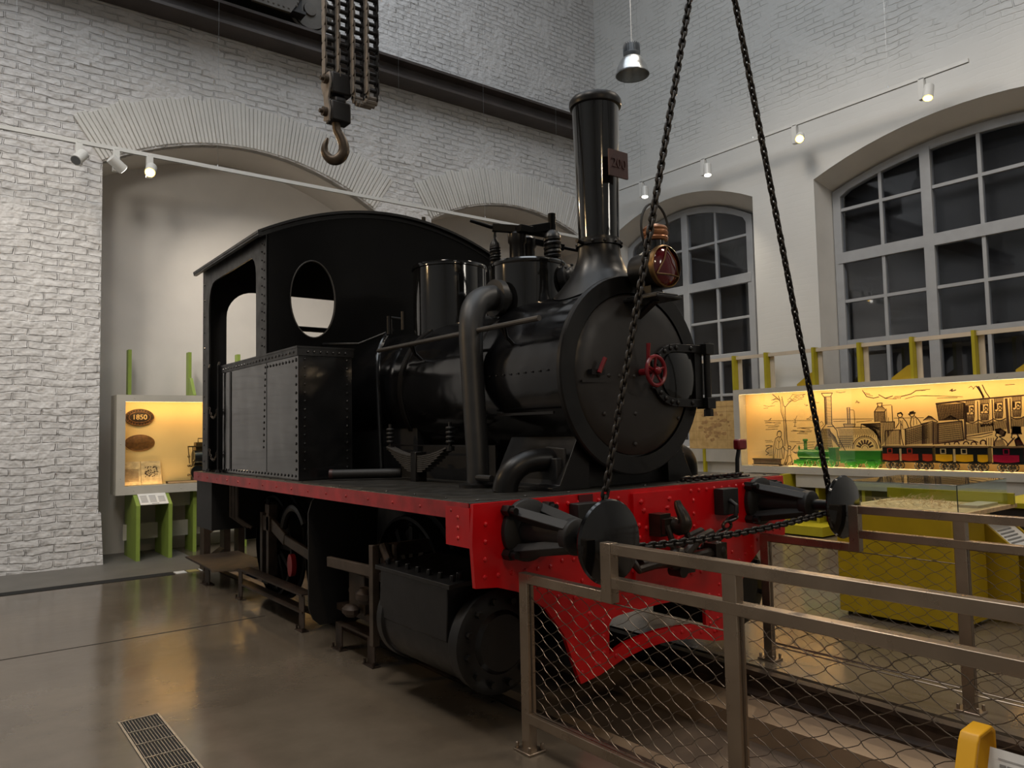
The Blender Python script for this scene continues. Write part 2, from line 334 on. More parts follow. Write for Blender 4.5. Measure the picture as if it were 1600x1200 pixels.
STROKES = '5:6389,1917 6357,1806 6357,1685 6319,1563 6316,1388 6319,1181;5:6334,1904 6310,1771 6286,1748 6292,1628 6281,1475 6278,1279 6265,1181;3:6348,1871 6328,1761 6326,1673 6296,1541 6294,1388 6297,1214;5:6286,1748 6222,1811 6179,1837;3:6245,1850 6207,1874 6160,1856 6120,1883 6064,1867 5979,1885 6003,1907 5950,1923 6086,1914 6157,1928 6182,1897 6207,1874;3:6240,1828 6173,1840 6126,1823 6065,1848 6006,1856;3:6134,1900 6075,1889 6039,1900;3:6196,1859 6161,1843 6100,1855;5:6373,1850 6439,1909 6488,1944;3:6510,1859 6453,1876 6400,1865;3:6504,1806 6442,1840 6405,1830;3:6453,1876 6421,1902;3:6485,1861 6403,1879;3:6645,1557 5779,1542;3:6634,1523 6370,1529;3:6623,1486 6397,1475;3:6586,1456 6417,1461;3:6206,1396 5877,1400;3:6109,1438 5852,1445;3:6112,1362 5948,1356;3:6044,1437 5911,1419;3:6627,1542 6470,1522;3:6471,1500 6371,1512;3:6181,1411 5993,1385;3:6088,1375 5889,1384;3:6626,1425 6474,1428;3:6512,1430 6424,1430;3:6647,1258 6532,1263;3:6635,1235 6508,1241;3:6237,1246 6071,1241;3:6131,1214 5955,1225;3:6026,1193 5864,1199;3:5981,1161 5854,1173;3:5954,1236 5839,1241;3:6569,1562 6523,1596 6550,1560;3:6156,1570 6132,1563 6100,1617;3:6132,1563 6145,1462;3:5956,1565 5915,1577 5881,1611 5898,1558 5950,1565;3:6164,1525 6116,1524;3:6164,1464 6122,1464;3:5977,1780 5952,1755 5923,1762 5946,1768;3:6645,1786 6559,1767 6458,1777;3:6647,1741 6573,1745;3:5801,1799 5773,1791 5750,1797;5:6441,1334 6429,1389 6395,1405 6365,1383 6370,1323 6403,1310 6429,1323;5:6426,1389 6376,1398 6366,1367;5:6430,1310 6468,1288 6501,1180 6520,998;3:6468,1158 6505,998;5:6381,1310 6354,1257 6347,1181 6376,1142 6361,995;5:6347,1181 6328,1126 6346,995;3:6450,1279 6409,1235 6370,1279;3:6438,1136 6454,1004;3:6401,1142 6414,1005;3:6457,1257 6475,1158 6439,1125 6376,1146;3:6406,1301 6425,1148;3:6632,1174 6574,1185 6524,1171;3:6625,1152 6565,1161 6525,1149;3:6618,1129 6556,1137 6526,1127;3:6612,1107 6547,1112 6527,1105;3:6605,1085 6538,1088 6528,1083;3:6599,1063 6580,1063 6529,1061;3:6592,1041 6571,1039 6530,1038;5:6638,1179 6586,1189 6524,1180 6627,1135 6641,1101 6592,1069 6638,1046;5:6221,1160 6224,1150 6231,1143 6241,1139 6251,1138 6261,1143 6267,1150 6269,1159 6266,1169 6259,1176 6249,1181 6239,1181 6229,1177 6223,1169 6221,1160;5:6267,1138 6280,1062 6310,985 6338,925;5:6229,1127 6201,1122 6156,1182 6138,1187;5:6237,1051 6214,987 6203,899;5:6271,1040 6288,953 6320,903;3:6231,1116 6223,1052 6271,1040;3:6274,1105 6316,1126 6326,1159;3:6364,891 6337,930;3:6346,898 6320,942;3:6329,905 6302,953;3:6312,893 6285,964;3:6295,900 6269,932;3:6278,907 6252,943;3:6261,894 6234,954;3:6244,901 6217,965;3:6227,908 6202,933;3:6211,895 6185,944;3:6196,1101 6150,1074;3:6177,1098 6133,1069;3:6158,1094 6116,1075;3:6139,1101 6100,1069;3:6120,1098 6083,1075;3:6101,1095 6067,1070;3:6082,1102 6050,1075;3:6063,1099 6034,1070;5:5710,1921 5547,1918 5574,1870 5678,1870 5710,1921;5:5668,1867 5670,1480;5:5567,1867 5576,1484 5529,1429;3:5668,1851 5570,1851;3:5668,1830 5571,1829;3:5668,1808 5571,1808;3:5668,1787 5572,1787;3:5668,1765 5572,1765;3:5668,1744 5573,1744;3:5668,1722 5573,1723;3:5668,1700 5574,1701;3:5669,1679 5574,1680;3:5669,1657 5575,1659;3:5669,1636 5575,1637;3:5669,1615 5576,1616;3:5669,1593 5577,1595;3:5669,1572 5577,1573;3:5669,1550 5578,1552;3:5670,1529 5578,1531;3:5670,1507 5579,1509;3:5670,1486 5579,1488;3:5660,1861 5665,1486;3:5650,1861 5655,1485;3:5640,1860 5645,1485;5:5670,1480 5729,1413 5782,1257 5853,1141;3:5723,1419 5607,1422;3:5732,1396 5605,1399;3:5741,1374 5603,1376;3:5750,1351 5602,1352;3:5760,1328 5600,1329;3:5769,1306 5599,1306;3:5778,1283 5597,1282;3:5787,1260 5595,1259;3:5796,1238 5594,1236;3:5805,1215 5592,1213;3:5814,1192 5591,1189;3:5823,1169 5589,1166;3:5832,1146 5587,1143;3:5723,1419 5832,1146;3:5712,1419 5807,1146;3:5700,1419 5782,1146;3:5688,1420 5756,1145;3:5676,1420 5731,1145;3:5665,1420 5706,1145;3:5653,1421 5681,1144;3:5641,1421 5656,1144;3:5630,1422 5631,1144;3:5618,1422 5607,1143;3:5607,1422 5582,1143;3:5758,1508 5724,1529 5698,1486 5738,1455;5:5643,1453 5555,1455 5508,1398 5497,1315 5444,1198 5401,1126;5:5519,1433 5359,1442 4995,1434;5:5017,1439 4953,1363 4937,1234 4918,1153;3:5482,1421 5469,1350;3:5469,1344 5483,1151;3:5466,1421 5452,1350;3:5453,1344 5465,1186;3:5450,1420 5436,1350;3:5436,1344 5451,1152;3:5434,1420 5420,1350;3:5420,1344 5433,1187;3:5418,1420 5404,1350;3:5404,1344 5419,1152;3:5401,1420 5388,1350;3:5388,1344 5401,1187;3:5385,1419 5372,1349;3:5372,1344 5387,1152;3:5369,1419 5356,1349;3:5356,1344 5369,1187;3:5353,1419 5340,1349;3:5340,1343 5355,1152;3:5337,1419 5324,1349;3:5324,1343 5337,1187;3:5322,1419 5308,1349;3:5308,1343 5323,1152;3:5306,1418 5292,1349;3:5293,1343 5305,1187;3:5290,1418 5277,1349;3:5277,1343 5291,1153;3:5274,1418 5261,1349;3:5261,1343 5266,1337;3:5258,1418 5245,1348;3:5245,1343 5252,1302;3:5243,1418 5230,1348;3:5230,1343 5235,1337;3:5227,1417 5214,1348;3:5214,1342 5221,1302;3:5211,1417 5198,1348;3:5199,1342 5204,1337;3:5196,1417 5183,1348;3:5183,1342 5190,1302;3:5180,1417 5167,1348;3:5168,1342 5173,1336;3:5165,1416 5152,1348;3:5152,1342 5159,1302;3:5149,1416 5136,1348;3:5137,1342 5142,1336;3:5134,1416 5121,1347;3:5121,1342 5128,1302;3:5118,1416 5106,1347;3:5106,1342 5111,1336;3:5103,1416 5090,1347;3:5091,1342 5097,1302;3:5088,1415 5075,1347;3:5075,1341 5080,1336;3:5072,1415 5060,1347;3:5060,1341 5067,1302;3:5057,1415 5044,1347;3:5045,1341 5050,1336;3:5042,1415 5029,1347;3:5030,1341 5036,1301;3:5027,1415 5014,1347;3:5014,1341 5019,1335;3:5012,1414 4999,1346;3:4999,1341 5006,1301;3:4997,1414 4984,1346;3:4984,1341 4989,1335;3:4982,1414 4969,1346;3:4969,1341 4976,1301;3:4966,1414 4954,1346;3:4954,1340 4959,1335;3:5488,1315 5293,1314;3:5489,1287 5285,1286;3:5490,1259 5277,1259;3:5492,1231 5315,1231;3:5493,1203 5323,1203;3:5494,1175 5330,1176;3:5632,1423 5624,1328;3:5621,1411 5607,1308;3:5610,1399 5591,1287;3:5600,1387 5574,1267;3:5589,1375 5558,1247;3:5578,1363 5541,1227;3:5568,1351 5525,1207;3:5557,1339 5509,1187;3:5546,1327 5492,1168;3:5536,1315 5476,1148;5:5295,1150 5289,1188 5275,1223 5252,1255 5224,1281 5190,1301 5154,1313 5116,1317 5079,1312 5044,1300 5013,1280 4988,1254 4970,1223 4960,1189 4958,1153;3:5275,1150 5270,1183 5257,1214 5237,1242 5212,1266 5183,1283 5150,1294 5117,1297 5084,1294 5053,1283 5026,1265 5004,1242 4988,1215 4979,1185 4977,1153;3:5165,1151 5161,1167 5152,1180 5138,1188 5122,1191 5107,1188 5094,1180 5086,1167 5084,1152;11:5184,1173 5233,1190;11:5170,1193 5208,1228;11:5148,1208 5168,1255;11:5123,1214 5123,1265;11:5099,1210 5079,1259;11:5077,1196 5038,1232;11:5063,1173 5014,1191;5:5346,1704 5345,1491;5:5310,1703 5313,1490;3:5351,1707 5305,1706;3:5344,1686 5312,1685;3:5344,1668 5312,1667;3:5344,1649 5313,1648;3:5344,1630 5313,1629;3:5344,1612 5313,1611;3:5344,1593 5314,1592;3:5344,1575 5314,1574;3:5344,1556 5314,1555;3:5344,1537 5314,1537;3:5344,1519 5315,1518;3:5344,1500 5315,1500;3:5306,1676 5257,1672 5247,1648 5247,1481;5:5408,1484 5243,1481 5251,1445 5393,1445 5408,1484;3:5400,1466 5248,1464;5:5164,1416 5160,1479 4901,1486 4912,1164;5:4900,1500 4716,1503 4721,1408;3:5155,1479 4952,1369;3:5139,1479 4949,1357;3:5123,1480 4946,1346;3:5107,1480 4943,1335;3:5091,1480 4940,1324;3:5076,1480 4938,1312;3:5060,1480 4935,1301;3:5045,1481 4932,1290;3:5029,1481 4929,1279;3:5013,1481 4926,1267;3:4998,1481 4923,1256;3:4983,1482 4920,1245;3:4967,1482 4917,1234;3:4952,1482 4914,1223;3:4936,1482 4911,1211;3:4921,1482 4908,1200;3:4906,1483 4905,1189;3:4884,1491 4888,1200;3:4872,1491 4876,1215;3:4861,1492 4864,1231;3:4849,1492 4853,1246;3:4838,1493 4841,1261;3:4826,1493 4830,1276;3:4814,1494 4818,1291;3:4803,1494 4807,1306;3:4791,1494 4796,1321;3:4780,1495 4784,1336;3:4769,1495 4773,1351;3:4757,1496 4761,1366;3:4746,1496 4750,1381;3:4734,1496 4739,1396;3:4723,1497 4727,1411;3:5155,1471 4904,1480;3:5135,1466 4904,1469;3:5115,1461 4904,1458;3:5094,1456 4905,1447;3:5074,1451 4905,1435;3:5054,1446 4905,1424;3:5034,1441 4905,1413;3:5015,1436 4906,1402;3:4995,1431 4906,1391;5:4973,1637 4973,1504;5:4835,1633 4833,1506;5:4973,1637 4921,1717 4933,1749 4863,1751 4873,1715 4823,1657 4838,1633 4973,1637;3:4967,1634 4970,1506;3:4958,1634 4961,1506;3:4949,1633 4951,1506;3:4939,1633 4941,1506;3:4930,1633 4932,1506;3:4921,1633 4922,1507;3:4912,1633 4913,1507;3:4902,1632 4903,1507;3:4893,1632 4893,1507;3:4884,1632 4884,1507;3:4875,1632 4874,1507;3:4865,1632 4865,1507;3:4856,1631 4855,1507;3:4847,1631 4846,1507;3:4838,1631 4836,1507;3:4924,1711 4961,1642;3:4916,1711 4941,1641;3:4909,1711 4920,1641;3:4901,1710 4899,1641;3:4894,1710 4878,1641;3:4886,1710 4858,1641;3:4879,1710 4837,1641;3:4867,1720 4744,1721;5:4739,1710 4738,1499;3:4813,1679 4813,1506;3:4791,1556 4794,1506;3:5563,1554 4989,1544;3:5552,1522 5379,1524;3:5224,1509 5013,1522;3:4720,1549 4349,1545;5:5120,1931 5066,1846 4975,1819 4901,1834;5:4905,1863 4817,1811 4722,1837;5:4608,1826 4489,1851 4424,1891 4310,1892;3:4567,1791 4438,1823 4293,1822;3:5494,1933 5433,1915 5357,1926;3:5098,1901 5018,1874;3:5076,1877 4985,1850;3:4829,1809 4675,1796;3:4718,1800 4684,1835;3:4697,1799 4666,1834;3:4675,1798 4649,1833;3:4653,1797 4632,1833;3:4631,1796 4614,1832;3:5223,1763 5204,1797 5181,1773 5161,1770;3:5210,1780 5176,1761;5:4612,1584 4616,1571 4625,1561 4637,1555 4650,1555 4662,1562 4670,1573 4673,1586 4669,1599 4660,1610 4647,1615 4634,1615 4622,1609 4614,1598 4612,1584;9:4672,1603 4630,1616 4610,1590;5:4661,1542 4658,1487 4705,1419;5:4611,1554 4566,1496 4543,1424;5:4635,1508 4641,1387 4638,1289 4617,1199;5:4587,1409 4588,1207;3:4613,1519 4619,1409 4587,1398;3:4646,1519 4613,1425;5:4462,1589 4465,1576 4474,1566 4485,1561 4498,1561 4509,1567 4517,1578 4519,1590 4515,1603 4507,1613 4495,1618 4482,1618 4471,1612 4464,1602 4462,1589;9:4532,1593 4449,1610;9:4518,1614 4469,1626;5:4500,1551 4519,1473 4511,1429;5:4457,1567 4412,1519 4384,1465;3:4473,1548 4478,1451;3:4443,1536 4436,1461;5:4839,1388 4652,1396 4659,1207;5:4839,1388 4849,1195;3:4826,1384 4835,1206;3:4812,1385 4821,1206;3:4798,1385 4807,1207;3:4784,1386 4793,1208;3:4770,1386 4779,1208;3:4757,1386 4766,1209;3:4743,1387 4752,1209;3:4729,1387 4738,1210;3:4715,1388 4724,1210;3:4702,1388 4711,1211;3:4688,1389 4697,1211;3:4674,1389 4683,1211;3:4661,1390 4670,1212;5:4581,1406 4301,1480;5:4581,1406 4592,1199;3:4571,1398 4581,1207;3:4560,1401 4570,1208;3:4548,1404 4558,1208;3:4537,1407 4547,1209;3:4525,1410 4536,1210;3:4514,1413 4524,1210;3:4503,1416 4513,1211;3:4491,1419 4502,1212;3:4480,1422 4491,1212;3:4469,1425 4479,1213;3:4457,1428 4468,1214;3:4446,1431 4457,1215;3:4435,1434 4446,1215;3:4424,1437 4435,1216;3:4412,1440 4424,1217;3:4401,1442 4413,1217;3:4390,1445 4402,1218;3:4379,1448 4391,1219;3:4368,1451 4380,1219;3:4357,1454 4369,1220;3:4345,1457 4358,1221;3:4334,1460 4347,1222;3:4323,1463 4336,1222;3:4312,1466 4325,1223;3:4301,1469 4314,1224;3:4572,1376 4302,1448;3:4574,1352 4304,1426;3:4575,1329 4305,1405;3:4576,1306 4306,1384;3:4577,1282 4307,1362;3:4578,1259 4308,1341;3:4580,1236 4309,1320;3:4581,1212 4310,1298;5:4378,1468 4244,1498 4254,1208;3:4374,1459 4386,1213;3:4363,1462 4376,1214;3:4353,1464 4366,1215;3:4342,1466 4355,1216;3:4332,1468 4345,1216;3:4322,1470 4335,1217;3:4311,1472 4325,1218;3:4301,1474 4314,1219;3:4291,1476 4304,1220;3:4280,1478 4294,1221;3:4270,1480 4284,1222;3:4260,1482 4273,1223;3:4250,1484 4263,1224;5:4356,1511 4291,1565 4259,1557 4184,1488;3:4340,1512 4292,1559;3:4325,1512 4287,1559;3:4311,1512 4283,1558;3:4296,1511 4279,1557;3:4281,1511 4275,1556;3:4267,1511 4271,1556;3:4252,1510 4267,1555;3:4238,1510 4263,1554;3:4223,1510 4259,1553;3:4234,1494 4249,1213;3:4226,1493 4241,1213;3:4218,1492 4232,1213;3:4210,1490 4224,1213;3:4202,1489 4216,1213;3:4194,1488 4208,1213;8:4185,1467 3910,1492 3901,1263 4198,1222 4185,1467;3:4175,1461 4187,1234;3:4163,1462 4174,1236;3:4151,1463 4161,1238;3:4139,1464 4148,1239;3:4127,1465 4135,1241;3:4115,1467 4122,1243;3:4103,1468 4110,1244;3:4091,1469 4097,1246;3:4079,1470 4084,1248;3:4068,1471 4071,1249;3:4056,1472 4058,1251;3:4044,1473 4046,1253;3:4032,1474 4033,1254;3:4020,1475 4020,1256;3:4008,1476 4008,1258;3:3997,1477 3995,1259;3:3985,1478 3982,1261;3:3973,1479 3970,1263;3:3962,1480 3957,1264;3:3950,1481 3945,1266;3:3938,1482 3932,1267;3:3927,1483 3920,1269;3:3915,1484 3907,1271;3:4176,1445 3911,1472;3:4178,1420 3911,1447;3:4179,1395 3911,1423;3:4180,1370 3911,1398;3:4181,1345 3911,1374;3:4183,1320 3912,1349;3:4184,1295 3912,1325;3:4185,1270 3912,1300;3:4187,1245 3912,1276;5:4113,1516 4032,1563 3938,1501;3:4042,1553 4098,1512;3:4039,1553 4073,1511;3:4036,1553 4048,1509;3:4032,1553 4023,1508;3:4029,1552 3997,1506;3:4026,1552 3973,1505;3:4023,1552 3948,1504;5:4191,1708 3965,1726 3877,1713 3888,1521 4171,1507 4191,1708;3:4183,1702 4168,1514;3:4173,1702 4158,1514;3:4162,1702 4149,1514;3:4152,1702 4139,1515;3:4142,1703 4130,1515;3:4132,1703 4121,1515;3:4121,1703 4111,1516;3:4111,1703 4102,1516;3:4101,1704 4093,1516;3:4091,1704 4083,1517;3:4081,1704 4074,1517;3:4071,1704 4065,1517;3:4060,1704 4056,1518;3:4050,1705 4046,1518;3:4040,1705 4037,1518;3:4030,1705 4028,1518;3:4020,1705 4019,1519;3:4010,1706 4009,1519;3:4000,1706 4000,1519;3:3990,1706 3991,1520;3:3980,1706 3982,1520;3:3970,1707 3973,1520;3:3960,1707 3964,1521;3:3950,1707 3955,1521;3:3940,1707 3945,1521;3:3931,1707 3936,1521;3:3921,1708 3927,1522;3:3911,1708 3918,1522;3:3901,1708 3909,1522;3:3891,1708 3900,1523;3:3881,1709 3891,1523;3:4185,1700 3882,1703;3:4184,1686 3882,1691;3:4183,1673 3883,1678;3:4182,1660 3884,1665;3:4181,1646 3884,1652;3:4180,1633 3885,1640;3:4178,1620 3886,1627;3:4177,1607 3886,1614;3:4176,1593 3887,1601;3:4175,1580 3888,1589;3:4174,1567 3888,1576;3:4173,1554 3889,1563;3:4172,1540 3890,1551;3:4171,1527 3890,1538;3:4170,1514 3891,1525;8:4197,1715 3965,1733 3681,1751 3216,1774;11:3870,1708 3879,1276;6:3862,1685 3858,1481;5:3848,1681 3763,1686 3769,1567 3854,1563 3848,1681;4:3778,1636 3780,1626 3785,1618 3792,1614 3799,1614 3805,1619 3809,1627 3810,1637 3808,1647 3803,1654 3797,1658 3789,1658 3783,1654 3779,1646 3778,1636;3:3807,1655 3789,1642;3:3799,1655 3785,1641;3:3792,1655 3782,1639;3:3785,1654 3779,1637;3:3777,1654 3776,1636;4:3821,1571 3809,1603 3784,1605 3772,1575;3:3843,1673 3848,1594;3:3839,1673 3843,1594;3:3834,1673 3838,1594;3:3829,1672 3833,1593;3:3825,1672 3829,1593;3:3859,1553 3854,1481;3:3850,1554 3846,1481;3:3840,1555 3838,1482;3:3831,1555 3831,1482;3:3821,1556 3823,1482;3:3812,1557 3816,1483;3:3802,1558 3808,1483;3:3793,1558 3801,1483;3:3784,1559 3793,1484;3:3774,1560 3786,1484;3:3765,1561 3778,1484;3:3849,1738 3852,1690;3:3839,1739 3841,1690;3:3828,1739 3831,1691;3:3818,1739 3820,1691;3:3807,1740 3810,1691;3:3797,1740 3800,1692;3:3787,1740 3789,1692;3:3776,1741 3779,1693;3:3766,1741 3768,1693;3:3755,1741 3758,1693;5:3693,1691 3606,1695 3612,1578 3699,1574 3693,1691;4:3623,1646 3625,1636 3629,1628 3636,1624 3643,1625 3649,1629 3652,1637 3653,1647 3651,1656 3647,1664 3640,1668 3633,1668 3627,1663 3624,1655 3623,1646;3:3651,1665 3632,1652;3:3643,1664 3629,1650;3:3636,1664 3626,1649;3:3628,1664 3622,1647;3:3621,1664 3619,1645;4:3666,1581 3654,1613 3628,1615 3615,1586;3:3689,1682 3693,1604;3:3684,1682 3688,1604;3:3680,1682 3684,1604;3:3675,1682 3679,1604;3:3671,1682 3675,1604;3:3704,1564 3699,1493;3:3695,1565 3691,1493;3:3685,1566 3683,1494;3:3675,1566 3676,1494;3:3666,1567 3668,1494;3:3656,1568 3660,1495;3:3646,1569 3652,1495;3:3637,1569 3644,1495;3:3627,1570 3637,1496;3:3618,1571 3629,1496;3:3608,1571 3621,1496;3:3695,1747 3697,1699;3:3684,1747 3686,1699;3:3673,1747 3676,1700;3:3662,1748 3665,1700;3:3652,1748 3654,1700;3:3641,1748 3644,1701;3:3630,1749 3633,1701;3:3620,1749 3622,1702;3:3609,1749 3612,1702;3:3599,1749 3601,1702;5:3543,1699 3460,1703 3465,1596 3548,1593 3543,1699;4:3475,1654 3477,1645 3482,1637 3488,1633 3495,1634 3501,1638 3504,1646 3505,1655 3503,1665 3499,1672 3492,1676 3486,1676 3480,1672 3476,1664 3475,1654;3:3502,1673 3485,1661;3:3495,1673 3482,1659;3:3488,1673 3479,1657;3:3481,1672 3475,1656;3:3474,1672 3472,1654;4:3516,1600 3505,1622 3480,1624 3468,1604;3:3539,1691 3542,1623;3:3534,1690 3538,1622;3:3530,1690 3533,1622;3:3525,1690 3529,1622;3:3521,1690 3524,1622;3:3553,1583 3548,1513;3:3544,1584 3541,1513;3:3535,1584 3533,1513;3:3526,1585 3526,1514;3:3516,1586 3518,1514;3:3507,1586 3511,1514;3:3498,1587 3504,1515;3:3489,1588 3496,1515;3:3480,1589 3489,1515;3:3470,1589 3481,1516;3:3461,1590 3474,1516;3:3544,1754 3547,1707;3:3534,1754 3536,1707;3:3524,1755 3526,1708;3:3513,1755 3516,1708;3:3503,1755 3506,1708;3:3493,1756 3495,1709;3:3483,1756 3485,1709;3:3473,1756 3475,1709;3:3462,1757 3465,1710;3:3452,1757 3455,1710;5:3357,1707 3271,1711 3276,1610 3362,1607 3357,1707;4:3288,1663 3290,1654 3294,1646 3300,1642 3307,1643 3312,1647 3316,1655 3317,1664 3315,1673 3310,1681 3304,1685 3298,1684 3292,1680 3289,1672 3288,1663;3:3315,1682 3297,1669;3:3308,1681 3294,1668;3:3300,1681 3290,1666;3:3293,1681 3287,1664;3:3285,1680 3283,1663;4:3329,1613 3318,1632 3292,1634 3279,1618;3:3353,1699 3356,1636;3:3349,1699 3352,1636;3:3344,1699 3348,1636;3:3340,1698 3343,1636;3:3336,1698 3339,1635;3:3367,1597 3362,1528;3:3358,1598 3354,1528;3:3348,1598 3347,1528;3:3339,1599 3339,1529;3:3329,1600 3331,1529;3:3319,1600 3323,1529;3:3310,1601 3316,1530;3:3300,1602 3308,1530;3:3291,1602 3300,1530;3:3282,1603 3292,1530;3:3272,1604 3285,1531;3:3358,1761 3361,1715;3:3348,1762 3350,1715;3:3337,1762 3340,1716;3:3327,1762 3329,1716;3:3316,1762 3318,1716;3:3305,1763 3308,1717;3:3295,1763 3297,1717;3:3284,1763 3287,1717;3:3274,1763 3276,1718;3:3264,1764 3266,1718;5:3872,1497 3850,1482 3827,1471 3805,1467 3782,1470 3759,1480 3736,1494;5:3735,1507 3709,1492 3683,1481 3656,1477 3630,1480 3603,1490 3576,1503;5:3575,1519 3552,1505 3530,1494 3507,1490 3484,1493 3460,1502 3437,1516;5:3388,1533 3366,1519 3343,1508 3320,1504 3297,1507 3274,1516 3251,1530;12:3421,1739 3416,1344;5:3381,1743 3387,1392;5:3724,1723 3734,1346;5:3568,1736 3573,1375;3:3860,1455 3862,1327;3:3849,1456 3851,1329;3:3838,1457 3839,1330;3:3827,1458 3828,1332;3:3816,1459 3817,1334;3:3805,1460 3806,1336;3:3794,1461 3795,1337;3:3784,1462 3784,1339;3:3773,1463 3773,1341;3:3762,1464 3762,1342;3:3751,1465 3751,1344;3:3741,1466 3740,1346;3:3730,1467 3729,1347;3:3719,1468 3718,1349;3:3709,1469 3707,1351;3:3698,1469 3696,1352;3:3687,1470 3685,1354;3:3677,1471 3674,1356;3:3666,1472 3664,1357;3:3656,1473 3653,1359;3:3645,1474 3642,1361;3:3635,1475 3631,1362;3:3624,1476 3620,1364;3:3614,1477 3610,1366;3:3603,1478 3599,1367;3:3593,1479 3588,1369;3:3582,1480 3578,1371;3:3572,1481 3567,1372;3:3561,1481 3556,1374;3:3551,1482 3546,1375;3:3541,1483 3535,1377;3:3530,1484 3525,1379;3:3520,1485 3514,1380;3:3510,1486 3504,1382;3:3500,1487 3493,1383;3:3489,1488 3483,1385;3:3479,1489 3472,1387;3:3469,1489 3462,1388;3:3459,1490 3451,1390;3:3448,1491 3441,1391;3:3438,1492 3430,1393;3:3376,1510 3373,1407;3:3366,1511 3363,1408;3:3356,1512 3354,1409;3:3345,1514 3344,1410;3:3335,1515 3335,1411;3:3325,1516 3325,1412;3:3315,1517 3315,1412;3:3305,1518 3306,1413;3:3294,1519 3296,1414;3:3284,1520 3287,1415;3:3274,1521 3277,1416;3:3264,1522 3268,1417;3:3254,1523 3258,1418;3:3244,1524 3249,1419;3:3234,1525 3240,1420;5:3872,1304 3740,1324 3583,1355;3:3864,1286 3705,1295 3585,1330;5:3874,1265 3799,1260 3745,1235;3:3707,1437 3678,1452 3689,1422 3661,1437;6:3706,1453 3698,1422 3686,1445;6:3676,1455 3669,1425 3656,1448;6:3647,1457 3639,1427 3627,1450;6:3618,1460 3610,1430 3598,1453;6:3589,1462 3581,1432 3569,1455;6:3728,1907 3677,1822 3660,1755;5:3663,1918 3631,1830 3589,1757;3:3719,1901 3662,1766;3:3713,1902 3657,1767;3:3706,1904 3652,1768;3:3700,1905 3648,1770;3:3813,1891 3784,1910 3757,1877;3:3767,1868 3737,1907;6:4026,1866 3995,1886 4006,1860 3957,1873;3:4357,1884 4305,1897 4254,1897;3:4360,1823 4157,1810 3885,1786;3:4179,1784 3943,1779;3:3421,1903 3325,1905;12:3368,1414 3376,1343;12:3360,1414 3366,1343;12:3351,1414 3357,1343;12:3342,1413 3347,1343;12:3334,1413 3338,1343;12:3325,1413 3328,1343;12:3317,1413 3319,1343;12:3308,1413 3309,1343;12:3300,1413 3300,1342;8:3390,1335 3285,1337;5:3380,1333 3392,1292 3372,1274 3358,1294;7:3376,1272 3441,1196;7:3315,1294 3273,1196;6:3359,1265 3346,1196;7:3330,1333 3319,1294 3341,1274;6:3350,1274 3346,1196;6:3344,1277 3335,1197;6:3338,1279 3325,1198;6:3332,1282 3315,1199;6:3326,1284 3305,1199;6:3321,1286 3295,1200;6:3315,1289 3285,1201;8:3553,1383 3501,1394 3446,1354 3466,1312 3515,1303;5:3543,1355 3554,1315 3533,1295;6:3551,1383 3539,1345;6:3541,1384 3535,1343;6:3531,1385 3530,1341;6:3521,1387 3526,1339;6:3511,1388 3522,1336;6:3501,1389 3517,1334;3:3493,1384 3509,1324;3:3486,1379 3504,1323;3:3479,1374 3499,1322;3:3473,1369 3494,1320;3:3466,1364 3489,1319;3:3459,1359 3484,1317;3:3453,1354 3479,1316;3:3446,1349 3474,1314;6:3533,1293 3567,1245 3574,1195;5:3515,1300 3455,1255 3431,1215;3:3562,1255 3565,1195;3:3553,1257 3552,1195;3:3544,1260 3538,1195;3:3535,1262 3525,1195;3:3526,1265 3512,1195;3:3517,1267 3498,1195;3:3508,1270 3485,1195;3:3499,1272 3472,1195;3:3490,1275 3459,1195;7:3716,1214 3719,1223 3719,1232 3717,1242 3712,1250 3705,1256 3697,1261 3688,1262 3680,1261 3672,1256 3666,1250 3662,1242 3661,1232 3662,1223 3666,1214;6:3906,1214 3905,1221 3902,1227 3898,1233 3894,1238 3888,1242 3882,1244 3875,1245 3869,1244 3863,1242 3858,1238 3854,1233 3851,1228 3849,1221 3849,1214;6:3823,1209 3822,1216 3819,1223 3815,1230 3810,1235 3804,1239 3798,1241 3791,1242 3784,1241 3778,1239 3773,1235 3768,1230 3765,1223 3763,1217 3763,1209;6:4117,1208 4116,1215 4114,1221 4110,1227 4106,1231 4100,1235 4094,1237 4088,1238 4082,1237 4076,1235 4071,1231 4067,1227 4064,1221 4062,1215 4062,1208;6:4009,1214 4008,1220 4006,1226 4002,1232 3998,1237 3993,1240 3987,1242 3981,1243 3975,1242 3969,1240 3964,1237 3960,1232 3957,1226 3956,1220 3955,1214;3:3651,1285 3655,1200;3:3626,1287 3631,1200;3:3602,1288 3607,1200;3:3578,1290 3583,1200'
# ------------------------------------------------------------------ the hall
YB, YN, XW, XF = 10.1, 10.95, 9.93, 10.33        # arch wall, niche backs, window wall, window frames
PX0, PX1 = 2.50, 4.10                             # floor edges of the inspection pit
fl = MB()
for a, b in (((-9,-7,-.2),(PX0,12,0)), ((PX1,-7,-.2),(11,12,0)), ((PX0,9.4,-.2),(PX1,12,0)), ((PX0,-7,-.2),(PX1,-1.2,0))): fl.box(a, b)
struct(fl, 'floor', 'floor')
pt = MB().box((PX0-.1,-1.3,-.38),(PX1+.1,9.5,-.28))
struct(pt, 'floor_pit', 'pit')
ld = MB().box((PX0-.1,-1.2,-.3),(2.935,9.4,-.15)).box((3.685,-1.2,-.3),(PX1+.1,9.4,-.15))
struct(ld, 'trim_1', 'ledge')
struct(MB().box((-9,8.83,-.01),(2.1,9.0,.004)), 'trim_2', 'dark')
struct(MB().box((-9,9.0,-.01),(2.55,11.2,.006)), 'trim_3', 'band')
for y in (6.29,):
    struct(MB().box((-9,y,-.01),(2.2,y+.012,.0015)), 'trim_4', 'dark')
